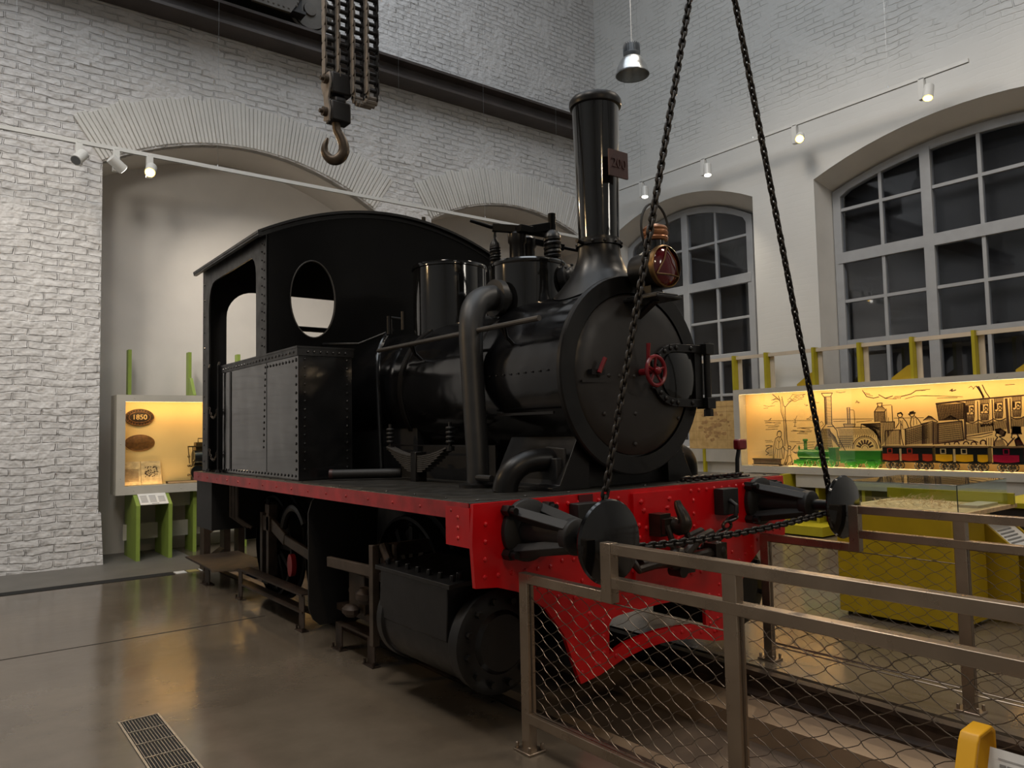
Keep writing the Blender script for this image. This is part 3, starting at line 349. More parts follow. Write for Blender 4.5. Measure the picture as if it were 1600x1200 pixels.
ck = MB(); ck2 = MB()
for i in range(4):
    (ck if i % 2 == 0 else ck2).box((2.12+.13*i,8.86,-.01),(2.23+.13*i,9.03,.0045))
struct(ck, 'trim_5', 'whitemark'); struct(ck2, 'trim_6', 'yelmark')

N1, N2 = (1.54, 5.2), (6.2, 9.74)
outer = [(-9,0),(N1[0]+.06,0),(N1[0]+.03,.62),(N1[0],.62)]+segarc(N1[0],N1[1],4.86,5.40)+[(N1[1],0),(N2[0],0)]+segarc(N2[0],N2[1],4.88,5.37)+[(N2[1],0),(XW,0),(XW,12),(-9,12)]
wb = MB(); ypl(wb, outer, YB, YB+.12)
struct(wb, 'wall_back', 'wall_b')
nb = MB().box((-9,YN,0),(XW,YN+.2,12))
for a in (N1, N2):      # jambs and vaults of the niches
    prof = [(a[0],0)]+segarc(a[0],a[1],4.86 if a is N1 else 4.88,5.40 if a is N1 else 5.37)+[(a[1],0)]
    vs = []; fs = []
    for x, z in prof: vs += [(x, YB+.02, z), (x, YN, z)]
    for i in range(len(prof)-1): fs.append((2*i, 2*i+1, 2*i+3, 2*i+2))
    nb.add(vs, fs)
struct(nb, 'wall_niches', 'niche')
# radial brick arches standing slightly proud of the wall
va = MB()
for (x0, x1), zs, za in ((N1, 4.86, 5.40), (N2, 4.88, 5.37)):
    c = (x0+x1)/2; h = (x1-x0)/2; s_ = za-zs; Rr = (h*h+s_*s_)/(2*s_); zc = za-Rr; am = math.asin(h/Rr)
    n = 80
    for i in range(n):
        a0 = -am+2*am*i/n; a1 = -am+2*am*(i+.87)/n; r1 = Rr+.60+random.uniform(-.03,.03); y = YB-.02+random.uniform(-.009,.009)
        r0 = Rr+.012
        P = [(c+r0*math.sin(a0),zc+r0*math.cos(a0)),(c+r0*math.sin(a1),zc+r0*math.cos(a1)),(c+r1*math.sin(a1),zc+r1*math.cos(a1)),(c+r1*math.sin(a0),zc+r1*math.cos(a0))]
        if max(p[0] for p in P) > XW-.02: continue
        ypl(va, P, y, YB+.02)
ob = struct(va, 'trim_7', 'plaster'); b_ = ob.modifiers.new('bevel','BEVEL'); b_.width = .008; b_.segments = 2

W1, W2 = (1.72, 5.72), (6.74, 9.82)
F1, F2 = (1.78, 5.66), (7.03, 9.74)
def opening(w, z0, zs, za, n=16): return [(w[0],z0),(w[1],z0)]+segarc(w[0],w[1],zs,za,n)[::-1]
o1, o2 = opening(W1,1.15,5.0,5.40), opening(W2,1.15,5.02,5.42)
i1, i2 = opening(F1,1.15,4.86,5.22), opening(F2,1.15,4.87,5.28)
wr = MB(); xpl(wr, [[(-9,0),(12,0),(12,12),(-9,12)], o1, o2], XW, XW+.05)
struct(wr, 'wall_right', 'wall_r')
rv = MB()
for o, i in ((o1,i1),(o2,i2)):
    k = len(o); vs = [(XW+.02,y,z) for y,z in o]+[(XF+.1,y,z) for y,z in i]
    rv.add(vs, [(j,(j+1)%k,(j+1)%k+k,j+k) for j in range(k)])
struct(rv, 'trim_8', 'plaster')
def window(n, F, zs, za, mains, subs, bars):
    fr = MB(); out = opening(F,1.15,zs,za); w_ = .115
    c = (F[0]+F[1])/2
    inn = [(F[0]+w_,1.15+w_),(F[1]-w_,1.15+w_)]+[(min(max(y,F[0]+w_),F[1]-w_),z-w_) for y,z in segarc(F[0],F[1],zs+.02,za)[::-1]]
    inn = [inn[0],inn[1]]+[p for p in inn[2:] if True]
    xpl(fr, [out, inn], XF-.02, XF+.08)
    h = (F[1]-F[0])/2; top = lambda y: za-(za-zs)*((y-c)/h)**2-.06
    for y in mains: fr.box((XF-.03,y-.065,1.2),(XF+.075,y+.065,top(y)))
    for y in subs: fr.box((XF-.01,y-.022,1.2),(XF+.06,y+.022,top(y)))
    for z, t in bars:
        fr.box((XF-(.028 if t > .05 else .008),F[0]+.05,z-t),(XF+.062,F[1]-.05,z+t))
    f = struct(fr, 'window_%d' % n, 'frame', bevel=.006)
    g = MB(); xpl(g, [out], XF+.02, XF+.026); g.build('glass_panes', 'pane', f)
    s = MB(); xpl(s, [out], XF+.16, XF+.18); s.build('blackout_board', 'blind', f)
BARS = ((4.57,.022),(3.87,.078),(3.24,.022),(2.63,.05),(2.0,.022),(1.55,.022))
window(1, F1, 4.86, 5.22, (3.08,4.36), (2.43,3.72,4.97), BARS)
window(2, F2, 4.87, 5.28, (8.39,), (7.75,9.02), BARS)
# the rest of the hall, behind and above the camera
struct(MB().box((-9.2,-7.2,0),(-9,12,12)), 'wall_left', 'plaster')
struct(MB().box((-9,-7.2,0),(11,-7,12)), 'wall_front', 'plaster')
struct(MB().box((-9.2,-7.2,11.8),(11,12,12)), 'ceiling', 'ceiling')

# ------------------------------------------------------------------ rails of the pit
for x, w in ((2.56,'left'), (4.03,'right')):
    r = MB(); sec = [(-.062,-.15),(.062,-.15),(.062,-.135),(.014,-.115),(.014,-.04),(.034,-.03),(.034,-.002),(-.034,-.002),(-.034,-.03),(-.014,-.04),(-.014,-.115),(-.062,-.135)]
    ypl(r, [(x+a,b) for a,b in sec], -1.15, 9.35)
    tag(r.build('rail', 'rust', at=(x,4,-.15)), 'long rusty running rail in the pit, %s' % ('on the grating side' if w == 'left' else 'on the yellow table side'), 'rail')
# ------------------------------------------------------------------ the locomotive
XC, ZB, ZC = 3.31, 1.155, 1.815      # centre line, deck top, boiler axis
L = thing('steam_locomotive', 'black steam tank locomotive with tall chimney and red front buffer beam', 'locomotive', (XC, 5.4, 0))
def mir(p): return (2*XC-p[0],)+tuple(p[1:])
# deck
d = MB().box((2.03,2.99,ZB-.025),(4.59,7.82,ZB)); 
for k in range(9): d.rivet((2.12+.3*k,3.06,ZB),Z,.012)
for k in range(14): d.rivet((2.09,3.3+.32*k,ZB),Z,.009)
d.build('running_board','deck',L,bevel=.003)
for s in (-1,1):
    x = XC+s*1.28
    e = MB().box((x-.006,3.0,ZB-.085),(x+.006,7.82,ZB-.004)).box((min(x,x-s*.06),3.0,ZB-.034),(max(x,x-s*.06),7.82,ZB-.024))
    for k in range(16): e.rivet((x+s*.006,3.15+.3*k,ZB-.045),(s,0,0),.009)
    e.build('deck_edge_angle','reddull',L)
# frames and dark underworks
fr = MB()
for s in (-1,1):
    x = XC+s*.58; fr.box((x-.014,3.05,.30),(x+.014,7.75,1.13))
fr.box((2.5,7.72,.45),(4.12,7.75,1.13)).box((2.74,3.6,.7),(3.88,3.63,1.13)).box((2.74,5.0,.5),(3.88,5.03,1.13))
fr.build('main_frame','matt',L)
MB().box((2.85,5.6,.55),(3.77,6.9,1.2)).build('ash_pan','matt',L)
# front plate: beam and apron in one red plate
left = [(2.03,1.150),(2.02,.96),(2.035,.754),(2.165,.742),(2.302,.699),(2.463,.595),(2.579,.447),(2.648,.272),(2.69,.172),(2.83,.19),(3.0,.235),(3.16,.258)]
op_l = [(2.90,.285),(2.905,.44),(2.93,.468),(2.98,.477)]; 
outer_p = left+[(XC,.265)]+[(2*XC-x,z) for x,z in left[::-1]]
hole = op_l+[(3.16,.483),(XC,.485),(3.46,.483)]+[(2*XC-x,z) for x,z in op_l[::-1]]+[(3.60,.322),(3.44,.338),(XC,.342),(3.18,.338),(3.02,.322)]
bp = MB(); ypl(bp, [outer_p, hole], 2.965, 2.99)
rv_ = bp
def rrow(p0, p1, n, r=.013, nrm=(0,-1,0), y=2.965):
    for i in range(n):
        t = i/(n-1) if n > 1 else 0; rv_.rivet((p0[0]+(p1[0]-p0[0])*t, y, p0[1]+(p1[1]-p0[1])*t), nrm, r)
for s in (0,1):
    f = (lambda p: p) if s == 0 else (lambda p: (2*XC-p[0], p[1]))
    for a,b,n in (((2.10,1.05),(2.09,.80),4),((2.17,.80),(2.5,.80),5),((2.58,.82),(2.98,.80),6),((2.48,1.11),(3.0,1.11),8),((2.98,1.05),(2.98,.82),4),((2.66,.62),(3.02,.62),5),((2.62,.70),(3.1,.70),6),((2.76,.52),(2.80,.25),5),((2.86,.47),(2.86,.30),3),((2.70,.23),(2.95,.265),3),((3.05,.29),(3.2,.302),3),((2.35,.75),(2.55,.64),4)):
        rrow(f(a), f(b), n)
bp.build('buffer_beam','red',L)
bt = MB().box((3.10,2.945,.62),(3.52,2.966,1.128))
for x,z in ((3.16,1.08),(3.40,1.08),(3.18,1.03),(3.38,1.03),(3.14,.95),(3.14,.88),(3.14,.80),(3.48,.95),(3.20,.93),(3.47,.84)): bt.rivet((x,2.945,z),(0,-1,0),.017,6)
bt.build('drawgear_plate','red',L)
MB().box((2.70,2.955,1.075),(2.80,2.967,1.148)).build('unpainted_patch','redpatch',L,label='dark unpainted patch on the red beam')
for s in (-1,1):      # corner gussets of the beam
    g = MB().box((XC+s*1.275-.012,2.99,.94),(XC+s*1.275+.012,3.2,1.13)); 
    for k in range(3): g.rivet((XC+s*1.287,3.09,.98+.05*k),(s,0,0),.011)
    g.build('beam_gusset','red',L)
    st_ = MB(); ypl(st_, [(XC+s*.42,.30),(XC+s*.46,.62),(XC+s*.60,.62),(XC+s*.62,.24)], 2.99, 3.4); st_.build('apron_stay','matt',L)
# buffers
for s in (-1,1):
    bx, bz = XC+.01+s*.976, 1.002
    ho = MB().lathe([(.155,0),(.155,.03),(.12,.05)],(bx,2.965,bz),(0,-1,0),28)
    for a in (45,135,225,315):
        ca, sa = math.cos(math.radians(a)), math.sin(math.radians(a))
        ho.beam((bx+.135*ca,2.95,bz+.135*sa),(bx+.06*ca,2.60,bz+.06*sa),.05,.05,(ca,0,sa))
    ho.cyl((bx,2.95,bz),(bx,2.58,bz),.085,20,.062)
    ho.lathe([(.075,0),(.085,.015),(.085,.06),(.06,.075)],(bx,2.64,bz),(0,-1,0),24)
    ho.build('buffer_housing','matt',L,bevel=.004)
    for a in (45,135,225,315):
        q = (bx+.18*math.cos(math.radians(a)),2.965,bz+.15*math.sin(math.radians(a)))
        MB().cyl(q,(q[0],2.910,q[2]),.028,6).cyl((q[0],2.92,q[2]),(q[0],2.875,q[2]),.017,10).build('buffer_bolt','blackm',L)
    sh = MB().cyl((bx,2.60,bz),(bx,2.39,bz),.034,18); sh.build('buffer_shank','blackm',L)
    hd = MB().lathe([(.05,.0),(.15,.012),(.183,.022),(.187,.032),(.18,.042),(.12,.058),(.06,.066),(0,.068)],(bx,2.41,bz),(0,-1,0),48)
    hd.build('buffer_head','black' if s < 0 else 'blackp',L)
# draw hook, screw coupling, safety chains
h = MB().tube(*spl([(XC,2.95,.95),(XC,2.86,.95),(XC,2.80,.935),(XC,2.76,.955),(XC,2.77,1.0),(XC,2.80,1.05),(XC,2.81,1.085)],[.04,.042,.045,.04,.034,.026,.016]),12)
h.box((XC-.09,2.86,.885),(XC-.0,2.95,1.01)).box((XC-.085,2.83,.90),(XC+.06,2.90,.985)); h.build('draw_hook','hookd',L,bevel=.003)
cpl = MB().tube([(XC-.30,2.82,.765),(XC-.05,2.80,.755),(XC+.12,2.80,.76),(XC+.30,2.80,.765)],.032,10).ball((XC-.02,2.80,.765),.068,14,(1.3,.8,1)).ball((XC+.33,2.80,.765),.055,12,(.9,1,1.2))
cpl.box((XC+.26,2.755,.71),(XC+.36,2.845,.82)).tube([(XC-.36,2.80,.77),(XC-.36,2.83,.80),(XC-.1,2.83,.80),(XC-.1,2.78,.77),(XC-.36,2.78,.75)],.022,8,True); cpl.build('coupling_screw','hookd',L,bevel=.003)
for sy in (2.77,2.84):
    MB().tube([(XC-.0,sy,.79),(XC+.12,sy,.86),(XC+.24,sy,.885)],.028,8).build('coupling_arm','hookd',L)
sk = MB()
for x in (XC-.07,XC+.07): sk.tube([(x,2.83,.95),(x+.01,2.81,.88),(x+.02,2.80,.80)],.017,8)
sk.box((XC-.05,2.78,.68),(XC+.10,2.84,.76)).cyl((XC-.02,2.76,.70),(XC-.02,2.85,.70),.035,14); sk.build('coupling_shackle','hookd',L)
for s in (-1,1):
    e = MB().box((XC+s*.60-.075,2.89,.95),(XC+s*.60+.075,2.965,1.11)).tube([(XC+s*.58,2.89,1.04),(XC+s*.58,2.84,1.01),(XC+s*.57,2.84,.95),(XC+s*.56,2.89,.92)],.015,8); e.build('safety_chain_eye','matt',L,bevel=.01)
    c = MB()
    for k in range(8):
        t = k/7; cx, cz = XC+s*(.56-.36*t), .93-.13*math.sin(t*1.7)-.03*t
        q = 1 if k % 2 else 0
        c.tube([(cx+.04*math.cos(a), 2.86+(.0 if q else .024*math.sin(a)), cz+(.024*math.sin(a) if q else .012*math.cos(a)*s)) for a in [2*PI*i/14 for i in range(14)]],.010,6,True)
    c.build('safety_chain','hookd',L)
# smokebox
sb = MB().lathe([(.555,0),(.555,.86)],(XC,3.115,ZC),Y,64); sb.build('smokebox','black',L)
ri = MB().lathe([(.49,-.004),(.59,-.004),(.598,.004),(.598,.028),(.56,.034)],(XC,3.10,ZC),Y,72,cap=False); ri.build('smokebox_ring','blackm',L)
dr = MB().lathe([(.482,.022),(.482,0),(.465,-.012),(.38,-.026),(.2,-.04),(0,-.046)],(XC,3.105,ZC),Y,72)
for x,z in ((2.98,1.80),(3.06,1.80),(3.14,1.80),(3.20,1.80),(3.26,1.80),(3.02,1.58),(3.27,1.58),(3.66,1.55),(3.27,1.40)): dr.rivet((x,3.066+.06*((x-XC)**2+(z-ZC)**2),z),(0,-1,0),.014,8)
dr.build('smokebox_door','door',L)
s_ = MB().box((XC-.46,3.068,ZC-.058),(XC+.10,3.082,ZC-.045))
s_.build('door_seam_bar','door',L)
for s in (1,-1):
    hp = []
    pts = [(3.40,ZC+s*.06)]+[(3.62-.20*math.cos(a),ZC+s*.17*math.sin(a)) for a in (.4,.7,1.0,1.3,1.57)]+[(3.76,ZC+s*.172),(3.90,ZC+s*.172)]
    hs = MB(); n = len(pts)
    for i in range(n-1): hs.beam((pts[i][0],3.052,pts[i][1]),(pts[i+1][0],3.052,pts[i+1][1]),.022,.05,(0,0,1) if abs(pts[i+1][0]-pts[i][0]) > .02 else X)
    for x,z in pts[2:-1]: hs.rivet((x,3.04,z),(0,-1,0),.016,8)
    hs.box((3.86,3.0,ZC+s*.172-.035),(3.94,3.09,ZC+s*.172+.035)); hs.build('hinge_strap','blackm',L,bevel=.003)
hp = MB().cyl((3.90,3.03,ZC-.235),(3.90,3.03,ZC+.215),.022,12).box((3.80,3.045,ZC-.15),(3.87,3.075,ZC+.15)); hp.cyl((3.90,3.03,ZC-.255),(3.90,3.03,ZC-.21),.03,6)
hp.build('hinge_pin','blackm',L)
MB().lathe([(.16,0),(.16,.02),(.10,.034),(0,.038)],(3.66,3.075,ZC),(0,-1,0),32,(1,1)).build('door_boss','blackp',L)
hwl = MB(); c = (XC+.005,2.94,ZC+.01)
hwl.tube([(c[0]+.078*math.cos(a),c[1],c[2]+.085*math.sin(a)) for a in [2*PI*i/28 for i in range(28)]],.012,8,True)
for k in range(5):
    a = 2*PI*k/5+.3; hwl.tube([(c[0],c[1]+.01,c[2]),(c[0]+.074*math.cos(a),c[1],c[2]+.08*math.sin(a))],.009,6)
hwl.cyl((c[0],c[1]-.015,c[2]),(c[0],3.08,c[2]),.018,12).ball((c[0],c[1]-.012,c[2]),.024,12); hwl.build('door_handwheel','wheelred',L)
hd = MB().tube([(c[0],3.0,c[2]),(c[0]-.012,2.985,c[2]+.10),(c[0]-.018,2.975,c[2]+.165)],[.011,.011,.013],8).cyl((c[0],3.08,c[2]),(c[0],2.985,c[2]),.02,10); hd.build('door_locking_handle','wheelred',L)
MB().tube([(2.945,3.03,1.81),(2.985,3.02,1.895)],.013,8).build('latch_handle','wheelred',L)
MB().box((2.90,3.04,1.80),(3.0,3.075,1.83)).build('latch_block','blackm',L)
# smokebox saddle
sd = MB()
for s in (-1,1): sd.prism([(XC+s*.34,ZB),(XC+s*.62,ZB),(XC+s*.62,ZB+.02),(XC+s*.565,ZB+.03),(XC+s*.42,ZB+.30),(XC+s*.33,ZB+.30)],(0,3.16,0),X,Z,(0,.62,0))
sd.box((XC-.38,3.22,ZB),(XC+.38,3.85,ZB+.30)); sd.build('smokebox_saddle','blackm',L,bevel=.003)
# boiler barrel with clothing bands
bl = MB().lathe([(.535,0),(.535,2.10)],(XC,3.97,ZC),Y,72); bl.build('boiler','black',L)
for y in (3.99,5.0):
    b = MB().lathe([(.537,-.028),(.547,-.026),(.547,.026),(.537,.028)],(XC,y,ZC),Y,72,cap=False); b.build('boiler_band','blackm',L)
lg = MB()
for s in (-1,1):
    lg.box((XC+s*.56-.006,3.2,ZC-.23),(XC+s*.56+.006,3.86,ZC-.215)).box((XC+s*.535-.006,4.1,ZC-.42),(XC+s*.535+.006,5.3,ZC-.41))
    for k in range(9): lg.rivet((XC+s*.56,3.25+.07*k,ZC+.02),(s,0,.1),.007)
lg.build('clothing_seam','blackm',L)
MB().box((2.86,4.9,ZB),(3.76,6.02,1.6)).box((2.90,3.97,ZB),(3.72,4.9,1.40)).build('firebox','matt',L)
# chimney
cy = 3.375
ch = MB().lathe([(.128,2.655),(.133,2.9),(.147,3.45),(.15,3.55)],(XC,cy,0),Z,48,cap=False); ch.build('chimney','blackp',L)
MB().lathe([(.15,3.535),(.163,3.542),(.168,3.56),(.166,3.582),(.155,3.60),(.138,3.60),(.125,3.2)],(XC,cy,0),Z,48,cap=False).build('chimney_rim','blackm',L)
MB().lathe([(.146,2.64),(.146,2.665),(.13,2.672),(.128,2.70)],(XC,cy,0),Z,48,cap=False).build('chimney_collar','blackm',L)
fb = MB(); prof = []
n = 48; vs = []; lv = 9
for i in range(lv):
    t = i/(lv-1); r = .132+.175*(t**2.6)
    for k in range(n):
        a = 2*PI*k/n; x = r*math.cos(a); y = r*math.sin(a); zb = ZC+math.sqrt(max(.01,.56**2-x*x)); zz = 2.66+(zb-2.66)*t
        vs.append((XC+x,cy+y*(.92 if t > .5 else 1),zz))
fb.add(vs,[(i*n+k,i*n+(k+1)%n,(i+1)*n+(k+1)%n,(i+1)*n+k) for i in range(lv-1) for k in range(n)])
fb.build('chimney_base','blackm',L)
crv = MB()
for k in range(12):
    a = 2*PI*k/12; crv.rivet((XC+.146*math.cos(a),cy+.146*math.sin(a),2.653),(math.cos(a),math.sin(a),0),.012)
crv.tube([(XC-.14,cy,2.65),(XC-.20,cy-.01,2.655)],.012,8); crv.build('collar_bolts','blackm',L)
pl = MB().box((3.217,3.170,3.035),(3.378,3.182,3.20)).box((3.28,3.18,3.09),(3.33,3.25,3.14)); pn = pl.build('number_plate','redbrown',L,label='oxide red number plate on the chimney')
text_mesh('200', .085, .003, ((3.297,3.168,3.118), X, Z), 'plate_number', 'redbrown', pn)
# domes
def saddle_cyl(mb, cx, cyy, r, ztop, n=48):
    vs = []
    for zi in (0,1):
        for k in range(n):
            a = 2*PI*k/n; x = r*math.cos(a); vs.append((cx+x, cyy+r*math.sin(a), ztop if zi else ZC+math.sqrt(max(0,.53**2-x*x))))
    mb.add(vs,[(k,(k+1)%n,n+(k+1)%n,n+k) for k in range(n)])
sm = MB(); saddle_cyl(sm,XC,5.12,.297,2.83); sm.lathe([(.297,2.80),(.307,2.805),(.308,2.82),(.303,2.834),(.27,2.842),(.16,2.85),(.15,2.868),(.11,2.88),(0,2.884)],(XC,5.12,0),Z,48)
sm.build('sand_dome','blackp',L)
s2 = MB(); saddle_cyl(s2,XC,4.10,.272,2.655); s2.lathe([(.272,2.63),(.278,2.64),(.278,2.655),(.265,2.668),(0,2.672)],(XC,4.10,0),Z,48); s2.build('steam_dome','blackp',L)
fl2 = MB().lathe([(.10,0),(.10,.05),(.075,.06),(.075,.085),(.05,.10),(0,.105)],(XC+.13,3.86,2.53),(.35,-1,.15),20)
for k in range(8):
    a = 2*PI*k/8; fl2.ball((XC+.15+.085*math.cos(a),3.80,2.54+.085*math.sin(a)),.013,6)
fl2.build('dome_flange','blackm',L)
# safety valves on the steam dome
for dx, dy, rz in ((-.09,0,1),(.05,.06,-1)):
    px_, py_ = XC+dx, 4.10+dy
    MB().lathe([(.075,2.665),(.075,2.69),(.055,2.70),(.055,2.80),(.065,2.815),(.065,2.87),(.05,2.885)],(px_,py_,0),Z,20).build('safety_valve','blackm',L)
for qx, qy, hgt, r in ((XC+.09,3.93,.15,.062),(XC-.21,4.20,.10,.04)):
    sp_ = MB(); z0 = 2.665
    n = 60; sp_.tube([(qx+r*.78*math.cos(2*PI*5*i/n),qy+r*.78*math.sin(2*PI*5*i/n),z0+.02+hgt*i/n) for i in range(n+1)],r*.26,6)
    sp_.lathe([(r,z0),(r,z0+.015)],(qx,qy,0),Z,16).lathe([(r,z0+hgt+.02),(r*.9,z0+hgt+.045),(r*.35,z0+hgt+.08),(r*.3,z0+hgt+.13)],(qx,qy,0),Z,16); sp_.build('valve_spring','blackm',L)
lv1 = MB().beam((XC-.02,4.04,2.90),(XC-.26,4.16,2.91),.035,.055).tube([(XC-.26,4.16,2.912),(XC-.40,4.23,2.955)],[.016,.012],8).beam((XC-.02,4.04,2.90),(XC+.09,3.93,2.915),.05,.06).cyl((XC+.09,3.93,2.84),(XC+.09,3.93,3.01),.028,10).box((XC-.13,4.0,2.87),(XC+.12,4.06,2.92))
lv1.build('valve_lever','cabp',L,bevel=.004)
MB().beam((XC+.05,4.15,2.86),(XC+.28,4.02,2.81),.03,.045).tube([(XC+.28,4.02,2.81),(XC+.37,3.97,2.79)],[.013,.012],8).build('valve_lever','cabp',L,bevel=.004)
# outside steam pipes, injector pipes, handrails
for s in (-1,1):
    q = lambda x,y,z: (XC+s*(XC-x),y,z)
    sp_ = MB().tube(*spl([q(3.05,4.04,2.39),q(2.94,4.03,2.385),q(2.83,4.01,2.35),q(2.745,3.97,2.27),q(2.695,3.93,2.12),q(2.67,3.88,1.8),q(2.64,3.80,1.3),q(2.63,3.79,ZB)],[.085,.085,.086,.084,.078,.073,.07,.07]),18).lathe([(.09,-.03),(.125,-.025),(.125,.025),(.09,.03)],q(2.98,4.035,2.388),X,24); sp_.build('steam_pipe','pipe',L)
    MB().lathe([(.115,0),(.115,.02),(.08,.03)],q(2.63,3.79,ZB),Z,20).build('pipe_flange','blackm',L)
    el = MB().tube(*spl([q(2.53,3.38,ZB),q(2.54,3.37,1.22),q(2.58,3.35,1.28),q(2.66,3.33,1.318),q(2.77,3.31,1.325),q(2.90,3.30,1.32)],[.074,.072,.069,.066,.066,.066]),16); el.build('exhaust_elbow','blackm',L)
    ef = MB(); ef.prism([(-.02,1.22),(-.02,1.39),(.14,1.40),(.16,1.20)],q(2.80,3.20,0),Y,Z,V(q(.02,0,0))-V(q(0,0,0))); ef.box(tuple(map(min,q(2.76,3.2,ZB),q(2.96,3.5,ZB))),tuple(map(max,q(2.76,3.2,ZB),q(2.96,3.5,ZB+.18)))); ef.build('elbow_bracket','matt',L,bevel=.006)
    hr = MB().tube([q(2.70,3.25,2.13),q(2.70,5.2,2.13)],.017,10); hb = hr.build('handrail','spring',L)
    for y in (3.62,4.72):
        b = MB().tube([q(2.70,y,2.13),q(2.74,y,2.07),q(2.80,y,2.02)],.012,6).tube([q(2.70,y-.04,2.13),q(2.75,y,2.05)],.011,6); b.build('handrail_bracket','blackm',hb)
    ip = MB().tube(spl([q(3.05,5.62,2.36),q(2.92,5.48,2.30),q(2.80,5.38,2.16),q(2.74,5.30,1.98),q(2.72,5.24,1.7),q(2.72,5.20,1.15)]),.02,10); ip.build('injector_pipe','black',L)
    cp = MB().tube([q(2.96,5.5,2.33),q(2.78,5.7,2.24),q(2.6,6.02,2.26)],.012,8).cyl(q(2.93,5.45,2.30),q(2.93,5.45,2.45),.022,10).cyl(q(3.0,5.35,2.33),q(3.0,5.35,2.48),.016,8).tube([q(2.93,5.45,2.44),q(3.02,5.36,2.42)],.01,6); cp.build('clack_valve','blackm',L)
    rp = MB().cyl(q(2.32,5.20,ZB+.045),q(2.72,4.9,ZB+.045),.035,14); rp.build('feed_pipe','matt',L)
    MB().cyl(q(2.30,5.215,ZB+.045),q(2.32,5.20,ZB+.045),.037,14).build('pipe_end_cap','redbrown',L)
    # leaf spring above the deck
    ls = MB(); cx, cyy, cz = q(2.68,4.58,1.225)
    for k in range(9):
        hl = .41-.038*k; zz = cz+.013*(8-k)
        prev = None
        for j in range(9):
            t = -1+2*j/8; p = (cx,cyy+hl*t,zz+.062*(hl*t/.41)**2)
            if prev: ls.beam(prev,p,.07,.0095)
            prev = p
    sprg = ls.build('leaf_spring','spring',L)
    MB().box((cx-.045,cyy-.035,ZB),(cx+.045,cyy+.035,1.36)).build('spring_buckle','blackm',sprg,bevel=.004)
    hg = MB()
    for e in (-1,1): hg.cyl((cx,cyy+e*.41,1.38),(cx,cyy+e*.41,1.56),.012,8).lathe([(.028,1.37),(.028,1.40)],(cx,cyy+e*.41,0),Z,10)
    for e in (-1,1):
        for k in range(4): hg.lathe([(.026,1.42+.03*k),(.03,1.43+.03*k),(.026,1.44+.03*k)],(cx,cyy+e*.41,0),Z,10)
    hg.build('spring_hanger','matt',sprg)
    MB().cyl(q(2.6,3.6,ZB+.06),q(2.6,3.75,ZB+.06),.02,10).build('lubricator_stub','matt',L)
# side tanks
for s in (-1,1):
    xo = XC+s*1.19; xi = XC+s*.76
    x0, x1 = min(xo,xi), max(xo,xi)
    tk = MB().box((x0,5.36,ZB+.004),(x1,7.2,2.15)); TK_ = tk
    t = None
    cap = MB().box((x0-.012,5.348,2.085),(x1+.012,7.21,2.14)).box((x0-.016,5.344,2.14),(x1+.016,7.215,2.155)); r = tk; o = (s,0,0); xr = xo+s*.0
    for k in range(25): r.rivet((xr,5.41+.073*k,ZB+.035),o,.011)
    for k in range(24): r.rivet((xr+s*.012,5.42+.075*k,2.112),o,.011)
    for k in range(10): r.rivet((xr,5.40+.068*k,2.05),o,.012)
    for k in range(14): r.rivet((xr,5.40,1.24+.063*k),o,.012); r.rivet((xr,6.06+.003*(13-k),1.40+.05*k),o,.011)
    for k in range(14): r.rivet((XC+s*1.14,5.36,1.24+.063*k),(0,-1,0),.011); r.rivet((XC+s*.80,5.36,1.24+.063*k),(0,-1,0),.011)
    for k in range(7): r.rivet((XC+s*(.82+.05*k),5.348,2.112),(0,-1,0),.011)
    t = tk.build('side_tank','tank',L); cap.build('tank_top_angle','blackm',t)
    MB().box((xo-.006,6.95,1.19),(xo+.006,6.99,2.08)).build('tank_strip','blackm',t)
# cab
zr = lambda x: 3.47-.33*((x-XC)/1.27)**2
top = [(2.12+.0+(2.38)*i/20, zr(2.12+2.38*i/20)-.015) for i in range(21)]
cf = MB(); ypl(cf, [[(2.12,2.15),(2.12,1.2),(4.50,1.2),(4.50,2.15)]+top[::-1], ring(2.515,2.64,.195,.325), ring(4.105,2.64,.195,.325)], 6.02, 6.035); cab = cf.build('cab_front','cabp',L)
for x in (2.515,4.105):
    MB().tube([(a,6.02,b) for a,b in ring(x,2.64,.198,.328,48)],.006,6,True).build('window_rim','spring',cab)
cb_ = MB(); ypl(cb_, [[(2.12,1.16),(4.50,1.16)]+top[::-1], [(2.34,2.22),(4.28,2.22)]+arc(4.0,2.71,.28,.28,0,90,8)+arc(2.62,2.71,.28,.28,90,180,8)], 7.83, 7.845)
cb_.build('cab_back','matt',L)
MB().tube([(2.95,7.80,2.64),(3.68,7.80,2.64)],.028,8).build('cab_rail','matt',L)
